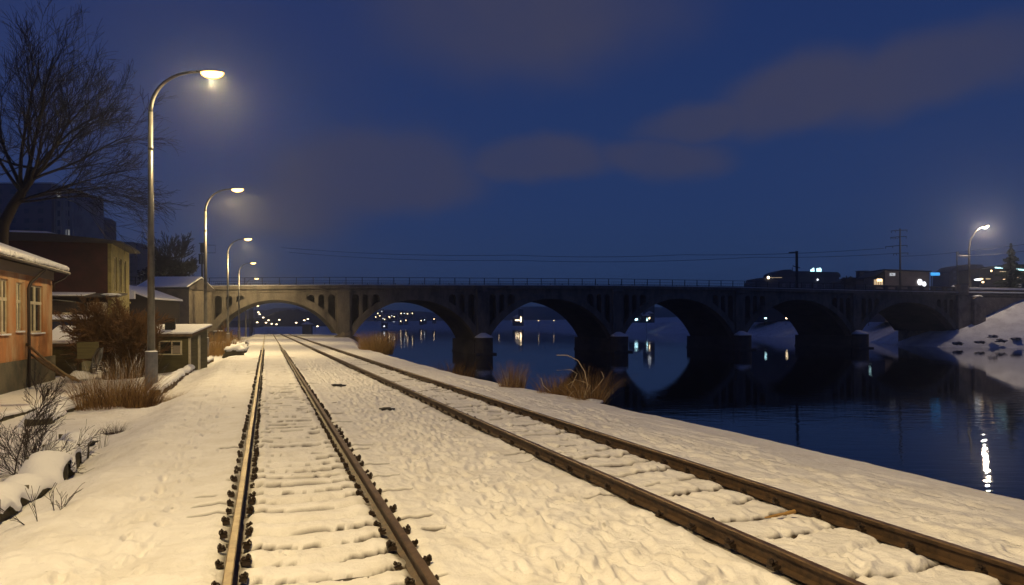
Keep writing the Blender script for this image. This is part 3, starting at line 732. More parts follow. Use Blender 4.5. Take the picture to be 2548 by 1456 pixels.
mb = MB(); q = at(2035, 696, 299); mb.ell((q.x, 299.2, q.z), (.35,.2,.4), 8, 5); mb.build('wall_lamp', M['e_white'], t)
# roof sign: two lit characters built from strokes
t = thing('roof_sign', 'glowing cyan sign of two characters standing on the long dark building', 'sign', (0,0,0))
def glyph(px0, strokes, name):
    mb = MB()
    for (x0, y0, x1, y1) in strokes:
        pa = at(px0+x0, y0, 300); pc = at(px0+x1, y1, 300)
        mb.tube([pa, pc], .33, 5)
    return mb.build(name, M['e_cyan'], t)
glyph(2013, [(9,668,12,671),(11,667,11,674),(4,673,9,671),(3,677,9,675),(10,674,13,676),(7,677,7,681),(1,682,14,681),(9,677,12,681)], 'character')
glyph(2030, [(2,670,7,669),(9,668,12,669),(12,669,12,677),(3,673,9,672),(2,675,9,676),(9,676,12,673),(1,681,13,681),(2,679,8,680),(12,677,13,681)], 'character')
# small dark houses between
t = thing('dark_house', 'low black house with a square rooftop box between the long building and brown building', 'house', (0,0,0))
q0 = at(2092, 700, 230); q1 = at(2200, 690, 230)
mb = MB(); mb.box(((q0.x+q1.x)/2, 234, (q0.z+3)/2), (q1.x-q0.x, 8, q0.z-3)); mb.build('wall', M['dkbld'], t)
mb = MB(); mb.prism([(q0.x-.3, q0.z), (q1.x+.2, q0.z), (q1.x-1, at(2150,688,230).z), (at(2115,688,230).x, at(2115,691,230).z)], [], 229.5, 238.5); mb.build('roof', M['iron'], t)
c0 = at(2138, 676, 232); c1 = at(2160, 676, 232); mb = MB(); mb.box(((c0.x+c1.x)/2, 233, c0.z-1.0), (c1.x-c0.x, 2.5, 2.4)); mb.box(((c0.x+c1.x)/2, 233, c0.z+.2), (c1.x-c0.x+.4, 2.9, .15)); mb.build('rooftop_box', M['dkbld'], t)
t = thing('brown_building', 'flat brown building with a small white sign, behind the power pole', 'building', (0,0,0))
a = at(2202, 673, 200); b = at(2312, 677, 200)
mb = MB(); mb.prism([(a.x, 2), (b.x, 2), (b.x, b.z), (a.x, a.z)], [], 200, 212); mb.build('wall', M['brbld'], t)
mb = MB(); mb.prism([(a.x-.5, a.z+.02), (b.x+.4, b.z+.02), (b.x+.4, b.z+.3), (a.x-.4, a.z+.32)], [], 199.5, 212.5); c = at(2178, 690, 200); mb.prism([(c.x-.5, c.z-.1), (a.x-.02, a.z+.0), (a.x-.02, a.z+.3), (c.x-.5, c.z+.2)], [], 199.5, 210); mb.build('roof', M['iron'], t)
q = at(2221, 683, 199.8); mb = MB(); mb.box((q.x, 199.85, q.z), (1.45, .12, .75)); sg = mb.build('sign', mat('sign_white', (.6,.62,.65), .5, emit=(.8,.85,.9), es=.55), t)
mb = MB()
for k, ww in enumerate((.5, .7, .4)): mb.box((q.x-.25+.12*k, 199.76, q.z+.18-.18*k), (ww, .03, .06))
mb.build('lettering', M['iron'], sg)
mb = MB(); c = at(2176, 712, 199); d = at(2200, 694, 199); mb.box(((c.x+d.x)/2, 201, (c.z-3+d.z)/2), (d.x-c.x, 3, d.z-c.z+3)); sh = mb.build('shop_front', M['brbld'], t)
for k in range(4):
    mb = MB(); mb.box((c.x+.35+k*.62, 199.42, (c.z+d.z)/2+.1), (.42, .1, (d.z-c.z)*.72)); mb.build('window', M['e_dimw'], sh)
q = at(2190, 697, 199); mb = MB(); mb.box((q.x, 199.34, q.z), (1.4, .1, .7)); mb.build('lit_sign', M['e_warm'], sh)
for (x, y, wx, hz, m) in ((2289,702,1.3,1.5,M['e_white']),(2300,707,1.0,1.2,M['e_white'])):
    q = at(x, y, 199.7); mb = MB(); mb.ell((q.x, 199.7, q.z), (wx*.5,.12,hz*.55), 8, 6); mb.build('wall_lamp', m, t)
t = thing('blue_sign', 'bright blue lit sign at the right corner of the brown building', 'sign', (0,0,0))
q = at(2327, 682, 203); mb = MB(); mb.box((q.x, 203, q.z), (2.5, .25, .85)); bevel(mb.build('sign_panel', M['e_blue'], t), .12, 3)
mb = MB(); mb.tube([(q.x-.9,203.2,q.z),(q.x-.9,203.2,4)], .1, 5); mb.build('post', M['iron'], t)
t = thing('distant_block', 'hazy dark blue apartment block behind the white street lamp', 'building', (0,0,0))
a = at(2362, 662, 360); b = at(2452, 662, 360)
mb = MB(); mb.prism([(a.x-.6,2),(b.x,2),(b.x,a.z-1),(b.x-1.5,a.z+.6),(b.x-9,a.z+.8),(a.x+4,a.z),(a.x,a.z-3)], [], 360, 374); mb.build('wall', M['dkbld'], t)
mdb = mat('dim_panes_blue', (.09,.11,.16), .3)
for k in range(5):
    for j in range(4):
        mb = MB(); mb.box((a.x+2.5+k*3.2, 359.9, a.z-3-j*3), (1.2,.1,1.2)); mb.build('window', mdb, t)
t = thing('shop', 'low dark shop with a bright strip light under its roof, behind the spruce', 'shop', (0,0,0))
a = at(2440, 690, 190); b = at(2640, 690, 190)
mb = MB(); mb.box(((a.x+b.x)/2, 195, (a.z+7.5)/2+1), (b.x-a.x, 9, a.z-5)); mb.build('wall', M['dkbld'], t)
mb = MB(); c = at(2474, 672, 189); mb.prism([(c.x, c.z), (b.x, c.z-.9), (b.x, c.z+1.4), (c.x+3, c.z+1.4)], [], 188.6, 199); mb.build('canopy', M['iron'], t)
mb = MB(); mb.tube([at(2476,666,188.4), at(2505,668,188.4), at(2560,673,188.4)], .17, 5); mb.build('strip_light', M['e_cyan'], t)
mb = MB(); mb.tube([at(2488,676,188.5), at(2560,679,188.5)], .10, 4); mb.build('eave_light', M['e_dimw'], t)
for (x, y, w_, h_, m) in ((2434,696,1.8,.5,M['e_white']),(2442,694,1.2,.35,M['e_warm']),(2447,702,.7,.45,M['e_warm']),(2501,697,1.3,.5,M['e_warm']),(2512,693,.7,.9,M['e_warm']),(2533,693,.9,.6,M['e_warm']),(2468,674,.5,.5,M['e_warm']),(2460,694,1.3,.25,M['e_dimw'])):
    q = at(x, y, 188); mb = MB(); mb.ell((q.x, 188.2, q.z), (w_*.55,.12,h_*.55), 8, 5); mb.build('lit_window', m, t)
q0 = at(2536, 706, 187); mb = MB(); mb.box((q0.x, 187, q0.z), (.9, .2, 2.7)); mb.build('door', mat('grey_door', (.25,.25,.25), .6, emit=(.5,.45,.4), es=.25), t)
# statue-like snow-capped bollard lights at the bridge end
q = at(2372, 712, 163); t = thing('stone_ornament', 'small snow-capped stone ornament on the end of the balustrade', 'ornament', (q.x, 163, zdeck(ue)+.2))
mb = MB(); mb.tube([(0,0,0),(0,0,.5),(0,0,.9)], [.55,.35,.5], 10); mb.build('pedestal', M['conc'], t, True)
mb = MB(); mb.ell((0,0,1.1),(.42,.42,.4),12,6); mb.build('snow_cap', M['snow'], t, True)
# spruce
def spruce(label, px, pyt, pyb, Y, rad):
    b = at(px, pyb, Y); h = at(px, pyt, Y).z-b.z; t = thing('spruce_tree', label, 'tree', (b.x, Y, b.z))
    mb = MB(); mb.tube([(0,0,-2),(0,0,h*.97)], [.22,.03], 6); mb.build('trunk', M['bark'], t)
    mb = MB(); rr = random.Random(5)
    for k in range(420):
        f = rr.random()**.8; z = h*(.06+.92*f); r = rad*(1-f)**.85*(.55+.6*rr.random())*(.75+.25*math.sin(f*40)); a = rr.random()*2*PI
        d = Vector((math.cos(a), math.sin(a), 0)); p0 = Vector((0,0,z)); 
        for j in range(3):
            ff0 = j/3; ff1 = (j+1)/3; wdt = .32*(1-ff0*.6)
            c0 = p0 + d*r*ff0 + Vector((0,0,-.25*r*ff0**.7)); c1 = p0 + d*r*ff1 + Vector((0,0,-.25*r*ff1**.7+(.1*r if j == 2 else 0)))
            sd = Vector((-d.y, d.x, 0))*wdt
            mb.add([c0-sd, c0+sd, c1+sd*.5+Vector((0,0,.1)), c1-sd*.5-Vector((0,0,.15))], [(0,1,2,3)])
            mb.add([c0+Vector((0,0,-wdt*.8)), c0+Vector((0,0,wdt*.4)), c1+Vector((0,0,.05)), c1-Vector((0,0,.3))], [(0,1,2,3)])
    mb.build('crown', M['spruce'], t, fix=False)
spruce('dark spruce tree rising beside the white street lamp at the right edge', 2516, 603, 724, 178, 4.6)
# rocks on the bank
for k, (x, y) in enumerate([(2470,836),(2385,853),(2490,846),(2530,841),(2440,850)]):
    q = at(x, y, 152); best = None
    for Yk in np.arange(146, 162, .5):
        q = at(x, y, Yk); zz = WATER + .5 + .57*max(0, Yk-149.5)*.93
        if best is None or abs(q.z-zz) < best[0]: best = (abs(q.z-zz), q)
    q = best[1]; q.z -= .12; t = thing('bank_rock', 'dark rock half buried in the snowy bank below the right retaining wall', 'rock', (q.x, q.y, q.z), random.random(), 'rocks on the right bank')
    mb = MB(); mb.ell((0,0,0), (random.uniform(.6,1.3), .7, random.uniform(.18,.34)), 12, 6, jit=.9); mb.build('rock', M['bank_rock'], t, True)
# lights under arches 2..5 : small lit houses and lamps on the far shore
def lit_house(x, y, Y, w_, h_, m, lab, grp, ground=None):
    q = at(x, y, Y); g = ground if ground is not None else max(q.z-6, WATER+1)
    t = thing('lit_house', lab, 'house', (q.x, Y, g), 0, grp)
    W_ = max(w_*2.6, 5); H = q.z-g+h_*1.3+1
    mb = MB(); mb.box((0, W_*.4, H/2), (W_, W_*.7, H)); mb.build('wall', M['dkbld'], t)
    mb = MB(); mb.prism([(-W_*.56,H),(W_*.56,H),(0,H+W_*.28)], [], -.3+W_*.05, W_*.78); mb.build('roof', M['snow2'], t)
    mb = MB(); mb.ell((0, W_*.02, q.z-g), (w_*.42,.3,h_*.42), 8, 5); mb.build('window', m, t)
for (x, y) in [(935,789),(945,786),(953,793),(957,795),(969,790),(975,786),(968,788),(981,788),(998,780),(1006,780),(1014,781),(1026,780),(997,800),(1010,797),(1048,798),(1056,796),(1080,794),(950,775),(940,780),(956,812)]:
    lit_house(x, y, 1000 if y < 805 else 640, 1.7 if y < 805 else 1.6, 1.5, random.choice([M['e_warm_s'],M['e_warm_s'],M['e_white']]), 'tiny lit house on the far hillside seen through the second arch', 'lit houses on the hill under the second arch')
for (x, y, w_, h_) in [(1289,797,4.5,1.6),(1296,795,1.8,7.5),(1284,797,2,1.5)]:
    lit_house(x, y, 780, w_, h_, M['e_warm_s'], 'yellow lit house on the far shore under the third arch', 'lit houses under the third arch')
for (x, y, w_, h_, m) in [(1583,795,4.0,2.2,'e_cyan_s'),(1610,797,1.6,1.8,'e_cyan_s'),(1616,792,1.4,2.0,'e_warm_s'),(1616,761,3.6,1.8,'e_white')]:
    lit_house(x, y, 400, w_*.6, h_*.6, M[m], 'house with a bluish light on the bank under the fourth arch', 'lit houses under the fourth arch', ground=2.0)
for (x, y, w_, h_, m) in [(1890,790,2.4,1.2,'e_warm'),(1902,785,1.6,1.0,'e_warm'),(1925,788,2.6,1.2,'e_cyan_s'),(1936,787,3.4,1.6,'e_cyan'),(1955,785,2.2,1.2,'e_warm')]:
    lit_house(x, y, 320, w_*1.1, h_*1.1, M[m], 'lit house above the snowy bank under the fifth arch', 'lit houses under the fifth arch', ground=2.0)
for (x, y, Y, m) in [(1156,788,700,'e_white'),(1160,792,700,'e_white'),(828,783,520,'e_white'),(836,786,520,'e_white')]:
    lit_house(x, y, Y, 1.6, 1.6, M[m], 'tiny lit house beyond the right side of the first arch', 'lit houses beyond the first arch')
# lamps above waterline making the light streaks
for (x, yr, Y, m) in [(980,815,650,'e_white'),(997,812,650,'e_white'),(1242,812,640,'e_warm_s'),(1294,812,640,'e_warm_s'),(1340,812,640,'e_warm_s'),(1378,812,640,'e_warm_s'),(1610,806,360,'e_cyan_s'),(1905,690,262,'e_cyan_s'),(1958,795,270,'e_warm_s'),(2165,793,185,'e_cyan')]:
    q = at(x, yr-14 if yr > 800 else yr+105, Y)
    g = WATER+.6 if Y > 300 else 1.0
    far_lamp((q.x-.3, Y, g), max(q.z-g, 2.5), .3, 0, 'small shore lamp by the water beyond the bridge', 'shore lamps beyond the bridge', M[m], r=.08, rb=(.2 if Y > 300 else .55)*Y/450)
# ------------------------------------------------------------------ left side buildings
def sL(px, L):
    u = (px-CX)/F; Y = L/(TC*u+TS)*1.0
    # L = TC*X+TS*Y , X=uY
    X = u*Y; return -TS*X+TC*Y
hL_ = -9.76; s0, s1 = 24.0, sL(130, hL_); zE = EYE+2.55; zG = -.8
def fr_s(t): return None
# local frame of a house: x = s direction distance, y = away from the track (-L)
def house_frame(s, L): 
    p = SL(s, L); return p
hs = thing('orange_house', 'old orange plaster house with snowy roof at the left edge', 'house', SL(0, 0), TH)
# in this frame local x = L, local y = s  (rotation TH turns +y onto the track direction)
def HB(mb, L0, L1, a, b, z0, z1, mi=0): return mb.box(((L0+L1)/2, (a+b)/2, (z0+z1)/2), (abs(L1-L0), abs(b-a), abs(z1-z0)), mi=mi)
wins = [(sL(-60,hL_), sL(-25,hL_), 1.75, 3.9), (sL(0,hL_), sL(21,hL_), 1.75, 3.9), (sL(40,hL_), sL(56,hL_), 1.85, 3.85), (sL(74,hL_), sL(107,hL_), 1.75, 3.85)]
mb = MB()
fr = lambda u, v, z: (hL_ - v, u, z)
mb.prism([(s0,.55),(s1,.55),(s1,zE),(s0,zE)], [[(a,b_),(c,b_),(c,d_),(a,d_)] for a,c,b_,d_ in wins], 0, .32, fr)
HB(mb, -19, hL_-.33, s0, s1, .55, zE); mb.build('wall', M['orange'], hs)
mb = MB(); HB(mb, -19.1, hL_+.10, s0-.1, s1+.12, zG-.3, .55); mb.build('plinth', M['plinth'], hs)
mb = MB(); HB(mb, hL_+.10, hL_+.04, s0, s1+.1, .55, .62); mb.build('plinth_ledge', M['plinth'], hs)
for k, (a, c, b_, d_) in enumerate(wins):
    mb = MB(); fw = .075; x0 = hL_-.07; 
    HB(mb, x0, x0-.06, a, a+fw, b_, d_); HB(mb, x0, x0-.06, c-fw, c, b_, d_); HB(mb, x0, x0-.06, a, c, d_-fw, d_); HB(mb, x0, x0-.06, a, c, b_, b_+fw)
    m_ = (a+c)/2; HB(mb, x0+.01, x0-.06, m_-.09, m_+.09, b_, d_); HB(mb, x0+.012, x0-.06, a, c, d_-.85, d_-.72)
    HB(mb, x0, x0-.05, (a+m_)/2-.02, (a+m_)/2+.02, b_, d_-.8) if k == 3 else None
    wf = mb.build('window', M['cream'], hs)
    mb = MB(); HB(mb, x0-.03, x0-.05, a+.02, c-.02, b_+.02, d_-.02); mb.build('pane', M['glass'], wf)
    mb = MB(); HB(mb, hL_+.09, hL_-.1, a-.05, c+.05, b_-.07, b_-.002); mb.build('sill', M['snow'], wf)
# soffit band, roof
mb = MB(); HB(mb, hL_+.06, hL_-.02, s0, s1+.06, zE-.42, zE-.02); mb.build('frieze', mat('grey_band', (.24,.19,.15), .9), hs)
mb = MB(); ov = .55; Le0, Le1 = hL_+ov, -19-ov; e0, e1 = s0-.5, s1+ov; rz_ = zE+2.05; mid = (Le0+Le1)/2
P = [(Le0,e0,zE-.02),(Le0,e1,zE-.02),(Le1,e1,zE-.02),(Le1,e0,zE-.02),(mid,e0,rz_),(mid,e1-4.6,rz_)]
def roofmesh(off0, off1, grow):
    vs = []
    for dz_ in (off0, off1):
        for (L, s, z) in P:
            g = grow
            L_ = L + (g if L > mid+.1 else -g if L < mid-.1 else 0); s_ = s + (g if abs(s-e1) < .01 else 0)
            vs.append((L_, s_, z+dz_))
    return vs
RF = [(0,1,5,4),(1,2,5),(2,3,4,5),(0,4,3)]
RFS = [(a+0 for a in f) for f in RF]
def roofobj(o0, o1, g, m, name, wob=0):
    vs = roofmesh(o0, o1, g); fs = [tuple(i+6 for i in f) for f in RF] + [tuple(f)[::-1] for f in RF]
    for a, b in ((0,1),(1,2),(2,3),(3,0)): fs.append((a,b,b+6,a+6))
    mb = MB(); mb.add(vs, fs); return mb.build(name, m, hs)
rf = roofobj(0, .12, 0, M['roofm'], 'roof')
sn = roofobj(.124, .30, .03, M['snow'], 'roof_snow'); bevel(sn, .07, 3)
# eave drips of snow and icicles
mb = MB(); s = s0
while s < s1+.5:
    w_ = random.uniform(.15,.5); mb.ell((Le0+.06, s, zE+.13), (.08, w_*.6, random.uniform(.07,.14)), 8, 5); s += w_
mb.build('eave_snow', M['snow'], hs, True)
mb = MB(); mb.tube([(Le0+.05,s0,zE+.0),(Le0+.05,s1+ov,zE-.05)], .075, 8); g_ = mb.build('gutter', M['pipe'], hs, True)
sp = sL(62, hL_)
mb = MB(); mb.tube([(Le0+.05,sp+.9,zE-.05),(Le0-.05,sp+.8,zE-.2),(hL_+.2,sp+.1,zE-.75),(hL_+.14,sp,zE-1.0),(hL_+.16,sp,zG)], .065, 8); mb.build('downpipe', M['pipe'], hs, True)
mb = MB(); mb.tube([(Le0+.02,s1+ov-.05,zE-.05),(Le0-.1,s1+ov-.2,zE-.28),(hL_+.1,s1-.05,zE-.55),(hL_+.09,s1-.06,zE-.9)], .05, 8); mb.build('downpipe', M['pipe'], hs, True)
mb = MB(); mb.tube([(hL_+.3, s1+.1, .62),(hL_+.9, s1+.35, .64),(hL_+1.0, s1+.35, .6),(hL_+1.0, s1+.35, zG)], .035, 6); mb.build('handrail', M['wood'], hs, True)
# timbers leaning against the house
t = thing('leaning_timbers', 'bundle of long poles leaning from the orange house down to the snow', 'timber', (0,0,0))
for k, (x0, y0, x1, y1, Y0, Y1, r) in enumerate([(58,850,182,945,31.8,29.5,.05),(95,893,196,948,32.5,29.3,.06),(75,880,160,938,31.8,29.8,.045),(108,905,186,940,33,30.2,.05)]):
    mb = MB(); a = at(x0,y0,Y0); b = at(x1,y1,Y1); mb.tube([a, a.lerp(b,.5)+Vector((0,0,-.06)), b], [r*1.1,r,r*.9], 7); mb.build('timber', M['wood'], t, True)
# grey shed
def shed(name, label, px0, px1, Y, zt, dep, m, rise, snow_t=.16, slope_away=True, cat='shed', side=None, over=.25, skew=0):
    a = at(px0, 806, Y); b = at(px1, 806, Y); cx = (a.x+b.x)/2
    t = thing(name, label, cat, (cx, Y, gz(cx, Y)), TH if side is None else side); w_ = abs(b.x-a.x); z0 = -.3; H = zt - gz(cx, Y)
    mb = MB(); mb.prism([(0,z0),(dep,z0),(dep,H+rise),(0,H)], [], -w_/2, w_/2, lambda u,v,z:(v,u,z)); mb.build('wall', m, t)
    mb = MB(); mb.prism([(-over,H-over*rise/dep+.005),(dep+over,H+rise+over*rise/dep+.005),(dep+over,H+rise+.10),(-over,H+.10)], [], -w_/2-over, w_/2+over, lambda u,v,z:(v,u,z)); rf = mb.build('roof', M['wood'], t)
    mb = MB(); mb.prism([(-over-.03,H+.104),(dep+over,H+rise+.11),(dep+over,H+rise+.11+snow_t),(-over-.02,H+.104+snow_t*.9)], [], -w_/2-over-.02, w_/2+over+.02, lambda u,v,z:(v,u,z)); bevel(mb.build('roof_snow', M['snow'], t), .06, 3)
    return t, w_, H
shed('storage_shed', 'low dark shed with a thick grey snow roof beside the orange house', 120, 198, 38.5, 1.0, 3.2, M['olive'], .75, .2)
tb, wb, Hb = shed('blue_shed', 'dark blue metal-clad shed behind the low snow-roofed shed', 95, 203, 46, 2.3, 3.0, M['blue'], .25, .10)
mb = MB(); mb.box((wb/2+.55, .9, Hb/2-.05), (1.05, 1.9, Hb-.15)); mb.build('side_panel', M['blue2'], tb)
# green hut behind the lamp
tg, wg, Hg = shed('green_hut', 'small green wooden hut with a window and snowy roof behind the nearest lamp', 352, 470, 38.6, 1.48, 2.6, M['olive'], .42, .10, over=.2, side=R(3))
wc = at(420, 866, 38.4); lx = wc.x - tg.location.x
mb = MB()
for (dx, dw) in ((-.55,.07),(.55,.07),(.08,.05)): mb.box((lx+dx, -.04, wc.z-tg.location.z), (dw, .08, .72))
mb.box((lx, -.042, wc.z-tg.location.z+.34), (1.16, .08, .07)); mb.box((lx, -.045, wc.z-tg.location.z-.34), (1.2, .1, .07)); wf = mb.build('window', M['cream'], tg)
mb = MB(); mb.box((lx, -.02, wc.z-tg.location.z), (1.08, .02, .66)); mb.build('pane', M['glass'], wf)
mb = MB(); mb.box((lx+.3, -.034, wc.z-tg.location.z-.08), (.4, .02, .4)); mb.build('curtain', mat('curtain', (.3,.25,.2), .9), wf)
mb = MB(); mb.box((wg/2+.02, 1.3, Hg/2), (.06, .25, Hg)); mb.build('corner_board', M['cream'], tg)
mb = MB(); mb.box((wg/2+.0, .03, Hg/2-.1), (.1,.1,Hg)); mb.build('corner_board', M['cream'], tg)
mb = MB(); mb.box((-.1,.9,Hg+.55),(.5,.5,.8),rz=.3); mb.tube([(.15,.5,Hg+.1),(.15,.5,Hg+.7)],.03,5); mb.build('chimney', M['black'], tg)
# red building with yellow front
Lr = -12.1; r0 = sL(270, Lr); r1 = r0+8.2; zT = EYE+6.55
rb = thing('red_building', 'two-storey dark red building with a yellow front of tall windows', 'building', (0,0,0), TH)
mb = MB(); mb.box(((Lr-.05-62)/2, (r0+r1)/2, (zT-1)/2), (62+Lr+.05-.0, r1-r0, zT+1.0)); mb.build('wall', M['redb'], rb)
mb = MB(); fr = lambda u, v, z: (Lr+.22 - v, u, z)
yw = []
for k in range(3):
    a = r0+1.35+k*2.15; yw.append((a, a+1.0, 4.9, 7.7))
for k in range(3):
    a = r0+1.35+k*2.15; yw.append((a, a+1.0, .6, 3.5))
mb.prism([(r0-.02,-1),(r1+.02,-1),(r1+.02,zT-.03),(r0-.02,zT-.03)], [[(a,b_),(c,b_),(c,d_),(a,d_)] for a,c,b_,d_ in yw], 0, .26, fr); mb.build('front_wall', M['yellow'], rb)
for (a, c, b_, d_) in yw:
    mb = MB(); x0 = Lr+.12; HB(mb, x0, x0-.05, a, a+.08, b_, d_); HB(mb, x0, x0-.05, c-.08, c, b_, d_); HB(mb, x0, x0-.05, a, c, d_-.08, d_); HB(mb, x0, x0-.05, a, c, b_, b_+.08); HB(mb, x0+.01, x0-.05, (a+c)/2-.05, (a+c)/2+.05, b_, d_)
    wf = mb.build('window', M['cream'], rb); mb = MB(); HB(mb, x0-.02, x0-.04, a+.01, c-.01, b_+.01, d_-.01); mb.build('pane', M['glass'], wf)
mb = MB(); HB(mb, Lr+.34, Lr+.23, r0, r1, 4.0, 4.14); mb.build('string_course', M['yellow'], rb)
mb = MB(); mb.prism([(-63, zT+.0), (Lr+1.0, zT+.0), (Lr+1.0, zT+.16), (Lr-4, zT+.62), (-63, zT+.7)], [], r0-.45, r1+.9, lambda u,v,z:(u,v,z)); mb.build('roof', M['roofm'], rb)
mb = MB(); mb.prism([(-63, zT+.71), (Lr-4.2, zT+.63), (Lr-3.5, zT+.60), (Lr-4.2, zT+.76), (-63, zT+.84)], [], r0-.4, r1+.7, lambda u,v,z:(u,v,z)); mb.build('roof_snow', M['snow'], rb)
# annex
an = thing('timber_annex', 'long dark lean-to annex in front of the red building', 'annex', (0,0,0), TH)
zA = EYE+2.05; aL1 = -12.0; a0 = r0-3.4
mb = MB(); HB(mb, -50, aL1-1.2, a0, r0-.03, -1, zA); mb.build('wall', M['dbrown'], an)
mb = MB(); HB(mb, aL1-1.2, aL1-1.28+1.1, a0+1.2, r0-.04, -1, zA-.3); mb.build('porch_wall', M['cream'], an)
mb = MB(); mb.prism([(a0-.5, zA), (r0-.03, zA+.35), (r0-.03, zA+.47), (a0-.5, zA+.12)], [], -50, aL1+1.3, lambda u,v,z:(v,u,z)); mb.build('roof', M['roofm'], an)
mb = MB(); mb.prism([(a0-.5, zA+.125), (r0-.05, zA+.475), (r0-.05, zA+.53), (a0-.5, zA+.17)], [], -50, aL1-1, lambda u,v,z:(v,u,z)); mb.ell((aL1+.7,a0,zA+.22),(.75,.8,.12),10,4); mb.build('roof_snow', M['snow'], an, False)
mb = MB(); HB(mb, aL1-2.6, aL1-1.9, a0-.04, a0-.001, .7, 3.0); mb.build('window', M['cream'], an)
mb = MB(); p0 = SL(0,0)
mb.tube([(aL1-6.2, a0-2.2, 2.4),(aL1-4.2, a0-1.3, 3.5),(aL1-3.0, a0-.5, 3.95),(aL1-1.6,a0-.3,3.8)], .04, 6); mb.tube([(aL1-4.0,a0-1.3,3.6),(aL1-3.7,a0-1.3,1.5),(aL1-3.6,a0-1.3,0.)], .045, 6); mb.build('bent_pipe', M['pole'], an, True)
# junk pile
jk = thing('junk_pile', 'pile of snow-dusted planks, boards and scrap between the sheds and the bushes', 'junk pile', (0,0,0))
c0 = gnd(215, 930); rr = random.Random(9)
q = at(219, 872, 33); mb = MB(); mb.box((q.x, q.y, q.z), (.85, .06, .75), rz=.4, rx=.1); mb.build('board', M['olive'], jk)
for k in range(16):
    p = c0 + Vector((rr.uniform(-.8,.7), rr.uniform(0,2.2), rr.uniform(.05,.75)))
    mb = MB(); rz = rr.uniform(-.6,.6); tl = rr.uniform(-.35,.35); dd = (rr.uniform(.8,1.7), rr.uniform(.08,.22), .05)
    mb.box(p, dd, rz=rz, tilt=tl); pl = mb.build('plank', M['wood'], jk)
    mb = MB(); mb.box(p+Vector((0,0,.045)), (dd[0]*.96, dd[1]*.95, .05), rz=rz, tilt=tl); bevel(mb.build('snow_cover', M['snow'], pl), .015)
mb = MB(); q = at(238, 900, 31.5)
mb.tube([q+Vector((-.2,0,-.3)), q+Vector((-.1,0,.2)), q+Vector((.1,0,.55)), q+Vector((.3,0,.6)), q+Vector((.25,0,.2)), q+Vector((0,0,-.4))], .035, 6); mb.ell(q+Vector((.08,.05,.2)), (.13,.1,.36), 10, 6, jit=.3, M=Matrix.Rotation(.35,3,'Y')); mb.build('scrap_metal', M['pole'], jk, True)
mb = MB(); q = gnd(190, 948); mb.ell(q+Vector((0,.3,.15)), (.5,.6,.3), 14, 7, -.3, 1, jit=.3); mb.build('snow_heap', M['snow'], jk, True)
# ------------------------------------------------------------------ towers, stone house, antenna, far trees on the left
tw = thing('tower_block', 'big dark apartment block with snowy parapet behind the bare tree', 'apartment block', (0,0,0))
a = at(-60, 457, 230); b = at(128, 460, 230); c = at(177, 472, 232)
mb = MB(); mb.box(((a.x+b.x)/2, 240, a.z/2), (b.x-a.x, 20, a.z)); mb.build('wall', M['tower'], tw)
mb = MB(); mb.box(((b.x+c.x)/2+.02, 241, (a.z-1.5)/2), (c.x-b.x-.04, 19, a.z-1.5)); mb.build('stair_wing', M['tower2'], tw)
mb = MB(); mb.box(((a.x+b.x)/2, 240, a.z+.22), (b.x-a.x+.6, 20.6, .4)); mb.build('roof_snow', M['snow'], tw)
M['pane_d'] = mat('tower_pane', (.06,.06,.075), .3); M['pane_l'] = emis('tower_pane_lit', (.75,.72,.6), .22)
for j in range(8):
    for i in range(5):
        mb = MB(); zc = a.z-2.6-3.0*j; mb.box((a.x+3+i*4.3, 229.9, zc), (1.7,.12,1.5)); mb.build('window', M['pane_d'], tw)
for j in range(8):
    for i in range(2):
        mb = MB(); mb.box((b.x+1.6+i*2.6, 231.35, a.z-3.2-3.0*j), (1.1,.2,1.8)); mb.build('window', M['pane_l'] if (i+j) % 5 == 0 else M['pane_d'], tw)
mb = MB()
for i in range(4): mb.box((b.x+.3+i*1.95, 231.2, (a.z-1.6)/2), (.28,.5,a.z-1.6))
mb.build('pilaster', M['tower2'], tw)
tr_ = thing('round_tower', 'rounded dark apartment tower just right of the big block', 'apartment block', (0,0,0))
a = at(180, 527, 260); b = at(244, 527, 260)
mb = MB(); prof = [(a.x,0),(b.x,0),(b.x,a.z-2.2),(b.x-1.5,a.z-1.0),(b.x-4,a.z-.3),(a.x+2,a.z+.4),(a.x,a.z)]; mb.prism(prof, [], 260, 272); mb.build('wall', M['tower'], tr_)
for j in range(7):
    for i in range(3):
        mb = MB(); mb.box((a.x+1.4+i*2.8, 259.9, a.z-2.5-3*j), (1.3,.12,1.3)); mb.build('window', M['pane_l'] if (i == 0 and j in (0,1,2)) else M['pane_d'], tr_)
for (x0, x1, yt, Y, lab) in ((298,336,603,300,'square-topped far apartment tower right of the yellow front'),(334,362,622,310,'lower far apartment tower beside the nearest lamp pole')):
    tt = thing('apartment_tower', lab, 'apartment block', (0,0,0)); a = at(x0, yt, Y); b = at(x1, yt, Y)
    mb = MB(); mb.prism([(a.x,0),(b.x+1,0),(b.x+1,a.z-6),(b.x,a.z),(a.x,a.z+.3)], [], Y, Y+10); mb.build('wall', M['tower'], tt)
    for j in range(6):
        for dx in (-1.4, 1.6):
            mb = MB(); mb.box(((a.x+b.x)/2+dx, Y-.1, a.z-3-3*j), (1.2,.12,1.2)); mb.build('window', M['pane_d'], tt)
st = thing('stone_house', 'stone house with a snowy roof built against the left end of the bridge', 'house', (0,0,0))
a = at(352, 716, 106); b = at(470, 716, 106)
mb = MB(); mb.box(((a.x+b.x)/2, 110, (a.z-2)/2), (b.x-a.x, 8, a.z+2)); mb.build('wall', M['stone'], st)
zr = at(400, 693, 110).z
